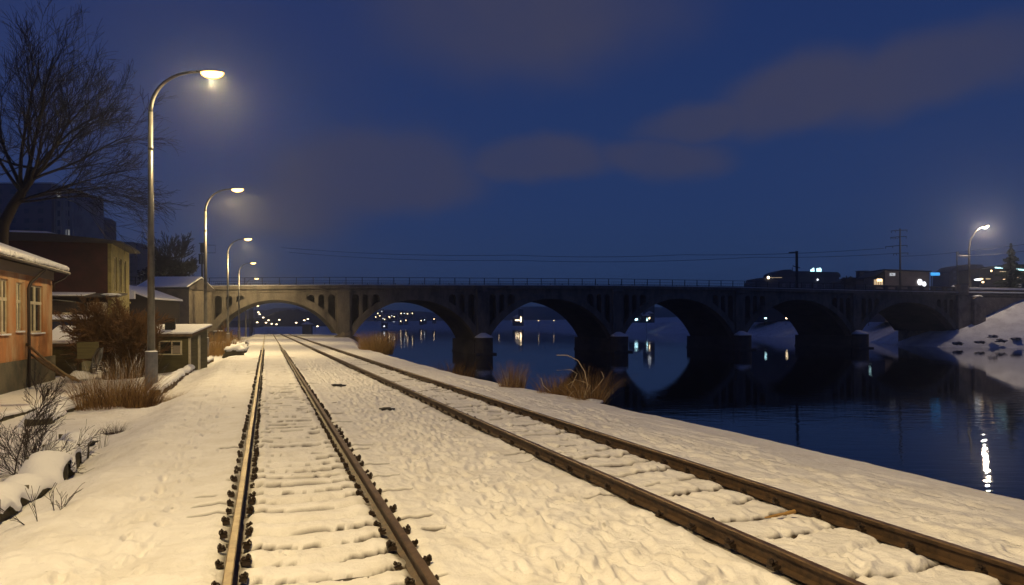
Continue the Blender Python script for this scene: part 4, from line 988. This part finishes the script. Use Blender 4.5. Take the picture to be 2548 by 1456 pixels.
mb = MB(); mb.prism([(105.4, a.z), (110, zr), (114.6, a.z), (114.6,a.z-.2), (105.4,a.z-.2)], [], a.x-.3, b.x+.3, lambda u,v,z:(v,u,z)); mb.build('roof', M['roofm'], st)
mb = MB(); mb.prism([(105.3, a.z+.02), (110, zr+.02), (114.6, a.z+.02), (114.6,a.z+.25), (110,zr+.28), (105.3,a.z+.22)], [], a.x-.35, b.x+.1, lambda u,v,z:(v,u,z)); mb.build('roof_snow', M['snow'], st)
mb = MB(); q = at(430, 690, 108)
q = at(395, 770, 105.9); mb = MB(); mb.box((q.x, 105.95, q.z), (1.2,.1,1.6)); mb.build('window', M['glass'], st)
s2 = thing('low_house', 'low house with a sloping blue-white snow roof behind the nearest lamp', 'house', (0,0,0))
a = at(312, 700, 86); b = at(362, 742, 86); c = at(312, 745, 86)
mb = MB(); mb.prism([(a.x-1, -1), (b.x+.8, -1), (b.x+.8, b.z-.2), (a.x-1, a.z-.6)], [], 86, 93); mb.build('wall', M['dbrown'], s2)
mb = MB(); mb.prism([(a.x-1.2, a.z-.55), (b.x+1.0, b.z-.15), (b.x+1.0, b.z+.05), (a.x-1.2, a.z-.3)], [], 85.5, 93.5); mb.build('roof_snow', M['snow'], s2)
mb = MB(); q0 = at(312,722,85.8); q1 = at(338,742,85.8); mb.box(((q0.x+q1.x)/2, 85.6, (q0.z+q1.z)/2-.1), (q1.x-q0.x, .3, q0.z-q1.z)); mb.build('gable', M['snow2'], s2)
t = thing('signal_mast', 'dark mast with box and side bracket behind the second lamp pole', 'mast', at(503, 700, 150)); m0 = t.location.copy()
zt = at(503, 606, 150).z-m0.z
mb = MB(); mb.tube([(0,0,-6),(0,0,zt)], [.22,.16], 6); mb.build('pole', M['iron'], t)
mb = MB(); mb.box((0.1,0,zt-1.0),(.75,.5,1.7)); mb.box((0,0,zt+.02),(1.1,.5,.15)); mb.box((-.45,0,zt-3.2),(.35,.3,1.8)); mb.box((.2,0,zt-3.2),(.3,.3,1.6)); mb.box((0,0,zt-2.2),(1.4,.3,.15)); mb.box((0,0,zt-4.1),(1.1,.3,.12)); mb.build('equipment_box', M['iron'], t)
mb = MB(); mb.tube([(.3,0,zt-.3),(2.7,0,zt-.35),(2.7,0,zt-1.9),(.3,0,zt-1.9)], .05, 4); mb.build('side_bracket', M['iron'], t)
# ------------------------------------------------------------------ bare trees
def branch(mb, p, d, ln, r, lvl, rr, droop, nseg=6, nmin=0, spread=.75, twr=.006):
    pts = [Vector(p)]; rad = [r]; d = Vector(d).normalized()
    for i in range(nseg):
        d = (d + Vector((rr.gauss(0,.10), rr.gauss(0,.10), rr.gauss(0,.07)+droop*(i/nseg)))).normalized()
        pts.append(pts[-1]+d*ln/nseg); rad.append(max(r*(1-(i+1)/nseg*.72), twr))
    mb.tube(pts, rad, 6 if r > .08 else 4 if r > .03 else 3, cap=False)
    if lvl <= 0: return
    k = {3: 9, 2: 8, 1: 6}.get(lvl, 6)
    for j in range(k):
        f = .22+.75*(j+rr.random()*.7)/k; i = min(int(f*nseg), nseg-1); q = pts[i].lerp(pts[i+1], f*nseg-i); dd = (pts[i+1]-pts[i]).normalized()
        ax = Vector((rr.gauss(0,1), rr.gauss(0,1), rr.gauss(0,1))).cross(dd).normalized()
        nd = (Matrix.Rotation(rr.uniform(.35,.95)*spread, 3, ax) @ dd) + Vector((0,0,.08))
        branch(mb, q, nd, ln*(.62-.25*f)*rr.uniform(.75,1.2), max(rad[i]*.5, twr), lvl-1, rr, droop, max(3, nseg-1), spread=spread, twr=twr)
t = thing('bare_tree', 'large leafless tree spreading over the roofs at the left edge', 'tree', (at(0,700,45).x, 45, -.8))
Tl = t.location.copy(); rr = random.Random(21)
fk = at(55, 480, 45)-Tl; fk2 = at(100, 420, 45)-Tl; fk0 = at(8, 560, 45)-Tl
mb = MB(); mb.tube([(-.3,0,0), (-.25,0,3), fk0, fk0.lerp(fk,.5)+Vector((.0,0,.15)), fk], [.42,.40,.34,.29,.26], 9, cap=False); mb.build('trunk', M['bark'], t, True)
limbs = [((100,95),.20,0,.0),((180,190),.17,2,.0),((245,215),.14,-2,.0),((300,300),.14,1,-.02),((355,395),.13,-1,-.02),((345,450),.13,2,-.05),((335,500),.11,-2,-.10),((345,530),.09,1,-.16),((25,110),.17,-1,0),((-50,170),.17,2,0),((-130,250),.15,-2,0),((-120,380),.14,1,-.02),((60,160),.13,4,0),((140,300),.12,-4,0),((210,350),.11,4,0)]
crown = MB()
for (tx, ty), r, dy, dr in limbs:
    e = at(tx, ty, 45+dy)-Tl; src = fk if r > .14 else fk.lerp(fk0, .3) if ty > 440 else fk2.lerp(fk, rr.random())
    if src is not fk: crown.tube([fk, src], [.2,.12], 6, cap=False)
    d = (e-src); ln = d.length*.93; d = d.normalized() + Vector((0,0,.18 if dr < 0 else 0))
    branch(crown, src, d, ln, r*.72, 3, rr, dr-.01, 8, spread=.7, twr=.009)
crown.build('crown', M['twig_d'], t, fix=False)
def small_tree(px, pyb, pyt, Y, lab, n=7, wid=.9, seed=1, mat_='twig_d', tw=.03, grp=None, zb=None):
    b = at(px, pyb, Y); t = thing('bare_tree', lab, 'tree', b, 0, grp); h = at(px, pyt, Y).z-b.z; rr = random.Random(seed)
    mb = MB(); mb.tube([(0,0,-1),(0,0,h*.35)], [h*.022,h*.014], 6); mb.build('trunk', M['bark'], t)
    mb = MB()
    for k in range(n):
        a = rr.random()*2*PI; sp_ = rr.uniform(.1,wid); branch(mb, (0,0,h*rr.uniform(.15,.35)), (math.cos(a)*sp_, math.sin(a)*sp_, 1), h*.72, h*.012, 2, rr, 0, 5, spread=.7, twr=tw)
    mb.build('crown', M[mat_], t, fix=False)
small_tree(430, 700, 595, 135, 'round leafless tree behind the stone house', 8, .9, 3, tw=.05)
small_tree(470, 700, 650, 140, 'smaller leafless tree next to the signal mast', 7, 1.1, 4, tw=.05)
small_tree(398, 700, 640, 130, 'leafless tree close to the nearest lamp pole, above the snowy roof', 10, 1.0, 8, tw=.05)
# thick dark evergreen mass under the trees
def foliage(name, lab, c, r, n, m, leaf, cat='bush', seed=2):
    rr = random.Random(seed); t = thing(name, lab, cat, c)
    mb = MB()
    for k in range(n):
        v = Vector((rr.gauss(0,1), rr.gauss(0,1), rr.gauss(0,1))).normalized()*(rr.random()**.4); p = Vector((v.x*r[0], v.y*r[1], v.z*r[2]))
        p *= 1+.35*mn.noise(p*.6)
        a = Vector((rr.gauss(0,1), rr.gauss(0,1), rr.gauss(0,1))).normalized()*leaf; b = a.cross(Vector((rr.gauss(0,1), rr.gauss(0,1), rr.gauss(0,1)))).normalized()*leaf*.6
        mb.add([p-a, p+b, p+a, p-b], [(0,1,2,3)])
    mb.build('foliage', m, t, fix=False); mb = MB(); mb.tube([(0,0,-r[2]*1.6),(0,0,0)], [.15,.08], 5); mb.build('trunk', M['bark'], t)
p = at(432, 672, 132); foliage('thicket', 'dense dark thicket above the snowy roof of the stone house', p, (3.6,2,1.9), 1500, M['brush'], .3)
p = at(382, 690, 150); foliage('thicket', 'low dark thicket touching the nearest lamp pole', p, (3,2,2.2), 900, M['brush'], .3, seed=6)
p = at(2112, 700, 215); foliage('thicket', 'dark shrubs right of the long building', p, (2.2,2,1.6), 500, M['brush'], .3, seed=8)
# ------------------------------------------------------------------ grass and shrubs
def clump(lab, p, n, h, rad, m, wdt=.012, lean=.5, seed=0, name='dry_grass_clump', cat='grass clump', seg=4, kinds=None, group=None, arch=.35):
    rr = random.Random(seed); t = thing(name, lab, cat, p, 0, group); mb = MB()
    for k in range(n):
        a = rr.random()*2*PI; q = rad*math.sqrt(rr.random()); b = Vector((math.cos(a)*q, math.sin(a)*q, -.08)); hh = h*(.3+.8*rr.random()**1.3); a2 = a+rr.gauss(0,.8); ln = lean*(.15+q/max(rad,.01))*rr.uniform(.3,1.2)
        d = Vector((math.cos(a2), math.sin(a2), 0)); s_ = Vector((-d.y, d.x, 0)); 
        th = rr.random()*PI; s_ = Vector((math.cos(th), math.sin(th)*.5, 0))
        vs = []
        for j in range(seg+1):
            f = j/seg; c = b + Vector((0,0,1))*hh*(f-arch*.35*f*f*ln*1.5) + d*hh*ln*(f**1.8); w_ = wdt*(1-f*.85)*.5
            vs += [c-s_*w_, c+s_*w_]
        mb.add(vs, [(2*j,2*j+1,2*j+3,2*j+2) for j in range(seg)], 0 if not kinds else rr.choices(range(len(m)), kinds)[0])
    mb.build('blades', m, t, fix=False); return t
def shrub(lab, p, n, h, m, seed=0, lvl=2, spread=.9, r=.02, up=1.0, group=None, tw=.004, rad=.15):
    rr = random.Random(seed); t = thing('bare_shrub', lab, 'shrub', p, 0, group); mb = MB()
    for k in range(n):
        a = rr.random()*2*PI; sp_ = rr.uniform(.1,spread); branch(mb, (math.cos(a)*rad*rr.random(), math.sin(a)*rad*rr.random(), -.1), (math.cos(a)*sp_, math.sin(a)*sp_, up), h*rr.uniform(.6,1.05), r, lvl, rr, -.06, 6, spread=.7, twr=tw)
    mb.build('stems', m, t, fix=False); return t
# left side
b = gnd(318, 955); shrub('big brown leafless bush left of the nearest lamp, in front of the dark annex', push(b,6), 34, 3.2, M['bush'], 3, 3, .6, .028, tw=.010, rad=.7)
clump('tall dark brown weeds filling the foot of the big bush', push(b,5), 1500, 1.7, 1.1, [M['reed_d'],M['reed'],M['snow']], .016, .45, 5, kinds=(8,3,.5))
b = gnd(400, 905); shrub('leafless bush with snow-lined twigs right of the nearest lamp', push(b,13), 14, 2.5, M['twig'], 13, 2, 1.0, .03, tw=.012, rad=.5, up=.9)
b = gnd(285, 1012); clump('wide brown grass clump in front of the nearest lamp', push(b,.4), 2300, 1.15, 1.1, [M['reed'],M['reed_d'],M['reed_g']], .012, .75, 6, kinds=(5,4,2))
b = gnd(350, 1015); clump('low drooping brown grass at the foot of the nearest lamp', push(b,.5), 1100, .75, .6, [M['reed'],M['reed_d']], .012, .7, 7, kinds=(3,2))
b = gnd(300, 985); clump('thin frosted stalks standing behind the wide brown clump', push(b,1.2), 500, 1.5, 1.3, [M['straw'],M['reed_d'],M['snow']], .010, .35, 8, kinds=(2,4,2))
b = gnd(286, 1082); clump('small dark tuft sticking out of the snow below the wide clump', b, 420, .38, .2, [M['reed_d'],M['twig_d']], .008, .9, 9, kinds=(1,1))
b = gnd(432, 994); clump('small pale straw tuft right of the nearest lamp', b, 380, .35, .32, [M['straw'],M['reed_g']], .008, 1.2, 10, kinds=(1,1))
b = gnd(254, 1118); clump('few thin stems below the small dark tuft', b, 14, .5, .08, M['twig_d'], .014, .3, 11)
b = gnd(520, 890); clump('golden grass mass behind the second street lamp', push(b,4), 1500, 2.1, 2.1, [M['reed_g'],M['reed'],M['reed_d']], .022, .4, 12, kinds=(4,4,1))
b = gnd(556, 885); clump('golden grass mass right of the second street lamp', push(b,4), 800, 1.8, 1.6, [M['reed_g'],M['reed']], .022, .5, 14, kinds=(3,3))
b = gnd(490, 905); clump('sparse golden stalks beside the green hut', push(b,1), 700, 1.5, .8, [M['reed_g'],M['reed']], .016, .4, 15, kinds=(3,3))
# near leafless shrubs at the bottom left
b = gnd(30, 1195); shrub('near bare shrub with arching twigs at the left edge', b, 1, 2.1, M['twig_d'], 31, 3, .15, .018, tw=.0035, rad=.02)
shrub('round tangle of thin arching twigs at the left edge', b+Vector((.1,.35,0)), 20, 1.0, M['twig_d'], 33, 2, 1.5, .007, tw=.003, rad=.15, up=.9)
b = gnd(90, 1300); shrub('single curved bare twig in the near snow', b, 2, .55, M['twig_d'], 35, 1, 1.2, .007, tw=.003, rad=.05)
b = gnd(148, 1268); shrub('small forked dead twig near the broken wall', b, 4, .36, M['twig_d'], 37, 1, 1.3, .008, tw=.003, rad=.04)
b = gnd(10, 1240); clump('dark root clump at the left edge below the shrub', b, 300, .3, .3, M['reed_d'], .01, .9, 38)
# right side by the river
def edge(px, py): return on(px, py, -.15)
b = edge(928, 872); clump('golden bush on the river edge near the first pier', b+Vector((.2,.6,-.3)), 2200, 2.0, 1.35, [M['reed_g'],M['reed']], .025, .6, 40, kinds=(3,1))
b = edge(1118, 915); clump('low brown weeds on the river edge in front of the second pier', b+Vector((.2,.6,-.5)), 500, 1.0, 1.1, [M['reed_d'],M['reed']], .014, .5, 41, kinds=(2,1))
b = edge(1272, 968); clump('upright brown reed clump left of the arching bush', b+Vector((.05,.25,-.12)), 900, 1.15, .42, [M['reed'],M['reed_d'],M['straw']], .010, .45, 42, kinds=(3,2,.6))
b = edge(1385, 985); clump('broad brown reed clump in the middle of the river edge', b+Vector((.1,.4,-.2)), 1200, .95, .62, [M['reed'],M['reed_d'],M['reed_g']], .010, .6, 43, kinds=(3,2,1.2))
b = edge(1468, 1000); clump('tall fanning reeds with long bent stalks on the river edge', b+Vector((0,.3,-.25)), 1000, 1.35, .42, [M['reed'],M['reed_d'],M['straw']], .010, .75, 44, kinds=(4,3,.8))
t = thing('bare_shrub', 'pale bent branches arching over the fanning reeds', 'shrub', b+Vector((0,.25,-.2)))
Y = b.y+.2; mb = MB()
for P, r in [([(1450,1000),(1462,960),(1455,925),(1438,897),(1412,884),(1385,884)],.016),([(1455,985),(1470,960),(1452,950),(1432,945),(1412,958)],.012),([(1440,1000),(1440,970),(1425,975),(1408,995)],.010),([(1470,980),(1488,960),(1503,940),(1497,925)],.012),([(1420,965),(1436,930),(1420,920),(1385,922)],.011),([(1370,975),(1352,960),(1346,940)],.009)]:
    mb.tube([at(x, y, Y)-t.location for x, y in P], [r*(1-.5*k/len(P)) for k in range(len(P))], 5)
mb.build('stems', M['straw'], t, True)
# stones
def stone(name, lab, p, r, m, snow=0, jit=.25, cat='stone', group=None):
    t = thing(name, lab, cat, p, 0, group); mb = MB(); mb.ell((0,0,0), r, 14, 8, jit=jit); mb.build('rock', m, t, True)
    if snow:
        mb = MB(); mb.ell((0,0,r[2]*.35), (r[0]*1.0,r[1]*1.0,r[2]*.85), 14, 6, 0, 1, jit=jit); mb.build('snow_cap', M['snow'], t, True)
stone('flat_stone', 'flat black stone between the two tracks, nearer one', gnd(962, 1022, 0)+Vector((0,0,.035)), (.19,.17,.035), M['black'], jit=.5)
stone('flat_stone', 'flat black stone between the two tracks, farther one', gnd(842, 962, 0)+Vector((0,0,.03)), (.22,.14,.045), M['black'], jit=.8)
q = edge(1477, 1001); stone('snow_lump', 'snow-covered rock at the foot of the fanning reeds', q+Vector((0,0,-.05)), (.26,.2,.12), M['rock'], 1, cat='rock')
q = on(852, 855, 0); P1 = bw(NU[1], -3.0, 0); stone('boulder', 'pale boulder at the foot of the first bridge pier', P1+Vector((.2,-1.0,-.9)), (2.0,1.5,1.5), M['stone'], 0, .35, cat='rock')
q = gnd(222, 1106); stone('dark_rag', 'black scrap lying in the snow left of the small dark tuft', q+Vector((0,0,.03)), (.11,.08,.05), M['black'], jit=1.2, cat='scrap')
t = thing('fallen_stick', 'short brown stick lying against the outer rail of the river-side track', 'stick', on(1952, 1286, .02))
mb = MB(); mb.tube([(-.22,-.03,0),(-.08,0,.015),(.02,.02,.03)], [.008,.018,.014], 6); mb.tube([(.02,.02,.03),(.13,.05,.045)], [.02,.024], 6); mb.build('stick', M['reed'], t)
# broken wall with snow, left bottom
def lump_wall(name, lab, pxs, h, th, m, cat, snow_h=.16, seed=1, rag=.4, zoff=0):
    """low ragged wall following ground pixels"""
    rr = random.Random(seed); P = [gnd(x, y) for x, y in pxs]; base = P[0].copy(); t = thing(name, lab, cat, base)
    pts = []
    for a, b in zip(P[:-1], P[1:]):
        n = max(2, int((b-a).length/.18))
        for k in range(n): pts.append(a.lerp(b, k/n))
    pts.append(P[-1]); mb = MB(); vs = []; sv = []
    for i, p in enumerate(pts):
        d = (pts[min(i+1,len(pts)-1)]-pts[max(i-1,0)]); d.z = 0; d.normalize(); s_ = Vector((d.y,-d.x,0)); q = p-base
        hh = h*(1-rag*rr.random()); w_ = th*(1+.3*rr.uniform(-1,1))
        vs += [q-s_*w_/2+Vector((0,0,-.3)), q-s_*w_/2+Vector((0,0,hh)), q+s_*w_/2*1.05+Vector((0,0,hh*.95)), q+s_*w_/2+Vector((0,0,-.3))]
        o_ = .06+.10*rr.random()*rag; lo_ = hh-.02-.12*rr.random()*rag
        sv += [q-s_*(w_/2+.3)+Vector((0,0,-.2)), q-s_*(w_/2+.05)+Vector((0,0,hh+.03)), q-s_*w_*.2+Vector((0,0,hh+snow_h)), q+s_*w_*.3+Vector((0,0,hh+snow_h*.85)), q+s_*(w_/2+o_)+Vector((0,0,lo_+.05)), q+s_*(w_/2+o_*.6)+Vector((0,0,lo_-.03))]
    n = len(pts)
    mb.add(vs, [(4*i+k, 4*i+(k+1)%4, 4*i+4+(k+1)%4, 4*i+4+k) for i in range(n-1) for k in range(4)] + [(0,1,2,3), tuple(4*(n-1)+k for k in (3,2,1,0))]); mb.build('wall', m, t)
    mb = MB(); mb.add(sv, [(6*i+k, 6*i+k+1, 6*i+7+k, 6*i+6+k) for i in range(n-1) for k in range(5)] + [(0,1,2,3,4,5), tuple(6*(n-1)+k for k in range(6))[::-1]])
    so = mb.build('snow_cover', M['snow'], t, True)
    sm = so.modifiers.new('s','SUBSURF'); sm.levels = 1; sm.render_levels = 1
lump_wall('broken_wall', 'broken olive-dark low wall under thick snow at the lower left', [(-60,1330),(20,1265),(95,1225),(140,1185),(188,1140)], .50, .45, M['rock'], 'low wall', .12, 3, .8)
lump_wall('low_wall', 'long dark kerb wall running from the left edge towards the brown grass', [(-80,1075),(0,1048),(100,1020),(200,985)], .20, .25, M['rock'], 'low wall', .05, 4, .2)
lump_wall('low_wall', 'snow-capped low wall running from the nearest lamp towards the second lamp', [(385,985),(440,945),(480,920),(525,900)], .30, .3, M['wood'], 'low wall', .14, 5, .5)
lump_wall('low_wall', 'short rubble wall under snow in front of the wide brown clump', [(95,1058),(140,1030),(195,1012)], .25, .5, M['rock'], 'low wall', .15, 6, .6)
# snowy bushes along the far fence line
for k, (x, y, h) in enumerate([(585,885,1.0),(598,878,.9),(606,868,.8)]):
    p = gnd(x, y); stone('snow_lump', ['round snow-covered bush between the third and fourth lamp poles','snow heap beside the fourth lamp pole','farthest snow heap along the left edge of the embankment'][k], p+Vector((-.3,.6,.1)), (.65-.1*k,.6,.5), M['rock'], 1, .35, cat='snow heap')
p = at(530, 850, 92); p.z = gz(p.x, p.y); shrub('bare bushes at the foot of the left end of the first arch', p, 12, 2.2, M['bush'], 51, 2, .8, .03, tw=.02, rad=1.6)
# dark vehicle-like heap under the arch on the left : parked car under snow
t = thing('parked_car', 'dark parked car with a snowy roof left of the tracks under the first arch', 'car', at(545, 838, 108), R(75)); 
mb = MB(); prof = [(-2.2,-.6),(2.2,-.6),(2.25,.1),(1.5,.25),(.9,.75),(-1.0,.8),(-1.7,.3),(-2.2,.15)]; mb.prism(prof, [], -.85, .85); bevel(mb.build('body', mat('car_paint', (.02,.03,.05), .25, .3), t), .12, 3)
mb = MB(); mb.ell((-.05,0,.8),(1.0,.7,.12),12,4,0,1); mb.build('roof_snow', M['snow'], t, True)
for sx in (-1.35, 1.35):
    for sy in (-.86, .86):
        mb = MB(); mb.tube([(sx,sy-.1,-.6),(sx,sy+.1,-.6)], .33, 14); mb.build('wheel', M['black'], t)
# low end-of-line crossing plank far away & small brown huts on the right side of the tracks
t = thing('trackside_hut', 'tiny brown hut on the right of the tracks beyond the bridge', 'hut', at(765, 818, 210)); mb = MB(); mb.box((0,0,-.3),(2.4,2,3)); mb.build('wall', M['brbld'], t); mb = MB(); mb.prism([(-1.5,1.2),(1.5,1.2),(0,2.0)], [], -1.3, 1.3); mb.build('roof', M['snow2'], t)
# ------------------------------------------------------------------ air
HZ = True
if HZ:
    m = bpy.data.materials.new('haze'); m.use_nodes = True; nt = m.node_tree; nt.nodes.clear(); o_ = nt.nodes.new('ShaderNodeOutputMaterial'); v_ = nt.nodes.new('ShaderNodeVolumePrincipled')
    v_.inputs['Color'].default_value = (.80,.84,.95,1); v_.inputs['Density'].default_value = .0007; v_.inputs['Anisotropy'].default_value = .86
    nt.links.new(v_.outputs[0], o_.inputs['Volume'])
    mb = MB(); mb.box((300, 1200, 22), (2900, 2900, 66)); tag(mb.build('haze', m), kind='stuff')
# ------------------------------------------------------------------ world
wd = bpy.data.worlds.new('World'); sc.world = wd; wd.use_nodes = True; nt = wd.node_tree; N = nt.nodes; Lk = nt.links; bg = N['Background']
tc = N.new('ShaderNodeTexCoord'); sx = N.new('ShaderNodeSeparateXYZ'); Lk.new(tc.outputs['Generated'], sx.inputs[0])
def math_(op, a, b=None, c=None, clamp=False):
    n = N.new('ShaderNodeMath'); n.operation = op; n.use_clamp = clamp
    for i, v in enumerate((a, b, c)):
        if v is None: continue
        if isinstance(v, (int, float)): n.inputs[i].default_value = v
        else: Lk.new(v, n.inputs[i])
    return n.outputs[0]
az = math_('ARCTAN2', sx.outputs['X'], sx.outputs['Y']); el = math_('ARCSINE', sx.outputs['Z'])
nz = N.new('ShaderNodeTexNoise'); nz.inputs['Scale'].default_value = 3.4; nz.inputs['Detail'].default_value = 7; nz.inputs['Roughness'].default_value = .55; Lk.new(tc.outputs['Generated'], nz.inputs['Vector'])
nzs = N.new('ShaderNodeSeparateXYZ'); Lk.new(nz.outputs['Color'], nzs.inputs[0])
wx = math_('MULTIPLY_ADD', nzs.outputs['X'], .16, -.08); wy = math_('MULTIPLY_ADD', nzs.outputs['Y'], .09, -.045)
azw = math_('ADD', az, wx); elw = math_('ADD', el, wy)
def ang(px, py):
    v = at(px, py, 1.0)-Vector((0,0,EYE)); v.normalize(); return math.atan2(v.x, v.y), math.asin(v.z)
def blob(px, py, rx, ry, rot=0.0, soft=.75, flat=1.0):
    a0, e0 = ang(px, py); rx, ry = rx/F*.92, ry/F*.92
    dx = math_('SUBTRACT', azw, a0); dy = math_('SUBTRACT', elw, e0)
    c, s = math.cos(rot), math.sin(rot)
    p = math_('ADD', math_('MULTIPLY', dx, c), math_('MULTIPLY', dy, s)); q = math_('SUBTRACT', math_('MULTIPLY', dy, c), math_('MULTIPLY', dx, s))
    p = math_('DIVIDE', p, rx); q = math_('DIVIDE', q, ry)
    if flat != 1.0:
        q = math_('MULTIPLY', q, math_('MULTIPLY_ADD', math_('LESS_THAN', q, 0.0), flat-1, 1.0))
    d = math_('SQRT', math_('ADD', math_('MULTIPLY', p, p), math_('MULTIPLY', q, q)))
    mr = N.new('ShaderNodeMapRange'); mr.interpolation_type = 'SMOOTHERSTEP'; Lk.new(d, mr.inputs['Value']); mr.inputs['From Min'].default_value = 1.0+(1-soft)*.6; mr.inputs['From Max'].default_value = soft-.15; 
    return mr.outputs['Result']
blobs = [blob(1290,50,480,190,0,.5), blob(925,445,320,140,0,.62,1.35), blob(720,500,250,80,0,.45), blob(1330,418,240,80,0,.6,1.4), blob(1640,408,220,62,0,.5,1.3), blob(2010,262,270,112,.12,.6,1.4), blob(2300,195,290,112,.16,.55,1.2), blob(1760,318,200,60,.1,.5,1.3)]
cl = blobs[0]
for b_ in blobs[1:]: cl = math_('MAXIMUM', cl, b_)
ramp = N.new('ShaderNodeValToRGB'); Lk.new(el, ramp.inputs[0]); e_ = ramp.color_ramp.elements
e_[0].position = 0.0; e_[0].color = (.0265,.0560,.1400,1); e_[1].position = .42; e_[1].color = (.0140,.0335,.1300,1)
k_ = ramp.color_ramp.elements.new(.16); k_.color = (.0195,.0445,.1420,1); k_ = ramp.color_ramp.elements.new(1.0); k_.color = (.012,.024,.095,1)
def mixc(fac, a, col_):
    mx = N.new('ShaderNodeMix'); mx.data_type = 'RGBA'; 
    Lk.new(fac, mx.inputs['Factor']); Lk.new(a, mx.inputs[6]); mx.inputs[7].default_value = (*col_, 1); return mx.outputs[2]
azf = N.new('ShaderNodeMapRange'); azf.interpolation_type = 'SMOOTHSTEP'; Lk.new(azw, azf.inputs['Value']); azf.inputs['From Min'].default_value = .12; azf.inputs['From Max'].default_value = -.55
elf = N.new('ShaderNodeMapRange'); Lk.new(elw, elf.inputs['Value']); elf.inputs['From Min'].default_value = -.05; elf.inputs['From Max'].default_value = .45; elf.inputs['To Min'].default_value = .45; elf.inputs['To Max'].default_value = 1.0
lf = math_('MULTIPLY', azf.outputs['Result'], math_('MULTIPLY', elf.outputs['Result'], .17))
c1 = mixc(lf, ramp.outputs[0], (.060,.054,.125))
c2_ = mixc(math_('MULTIPLY', cl, math_('MULTIPLY_ADD', nzs.outputs['Z'], 1.1, .18)), c1, (.056,.057,.102))
Lk.new(c2_, bg.inputs['Color']); bg.inputs['Strength'].default_value = .93
# ------------------------------------------------------------------ camera
cd = bpy.data.cameras.new('camera'); cam = bpy.data.objects.new('camera', cd); col.objects.link(cam); sc.camera = cam
cd.sensor_width = 36; cd.lens = F/2548*36; cd.shift_y = (CY-728)/2548; cd.clip_end = 8000; cd.clip_start = .1
cam.matrix_world = Matrix.Translation((0,0,EYE)) @ Matrix.Rotation(R(90), 4, 'X') @ Matrix.Rotation(-ROLL, 4, 'Z')
sc.view_settings.view_transform = 'Standard'; sc.view_settings.look = 'None'; sc.view_settings.exposure = 0; sc.view_settings.gamma = 1
sc.render.engine = 'CYCLES'
cy = sc.cycles; cy.use_denoising = True; cy.max_bounces = 6; cy.diffuse_bounces = 2; cy.glossy_bounces = 3; cy.transmission_bounces = 2; cy.volume_bounces = 0; cy.use_light_tree = True
cy.sample_clamp_indirect = 4.0
try: cy.denoiser = 'OPENIMAGEDENOISE'
except Exception: pass
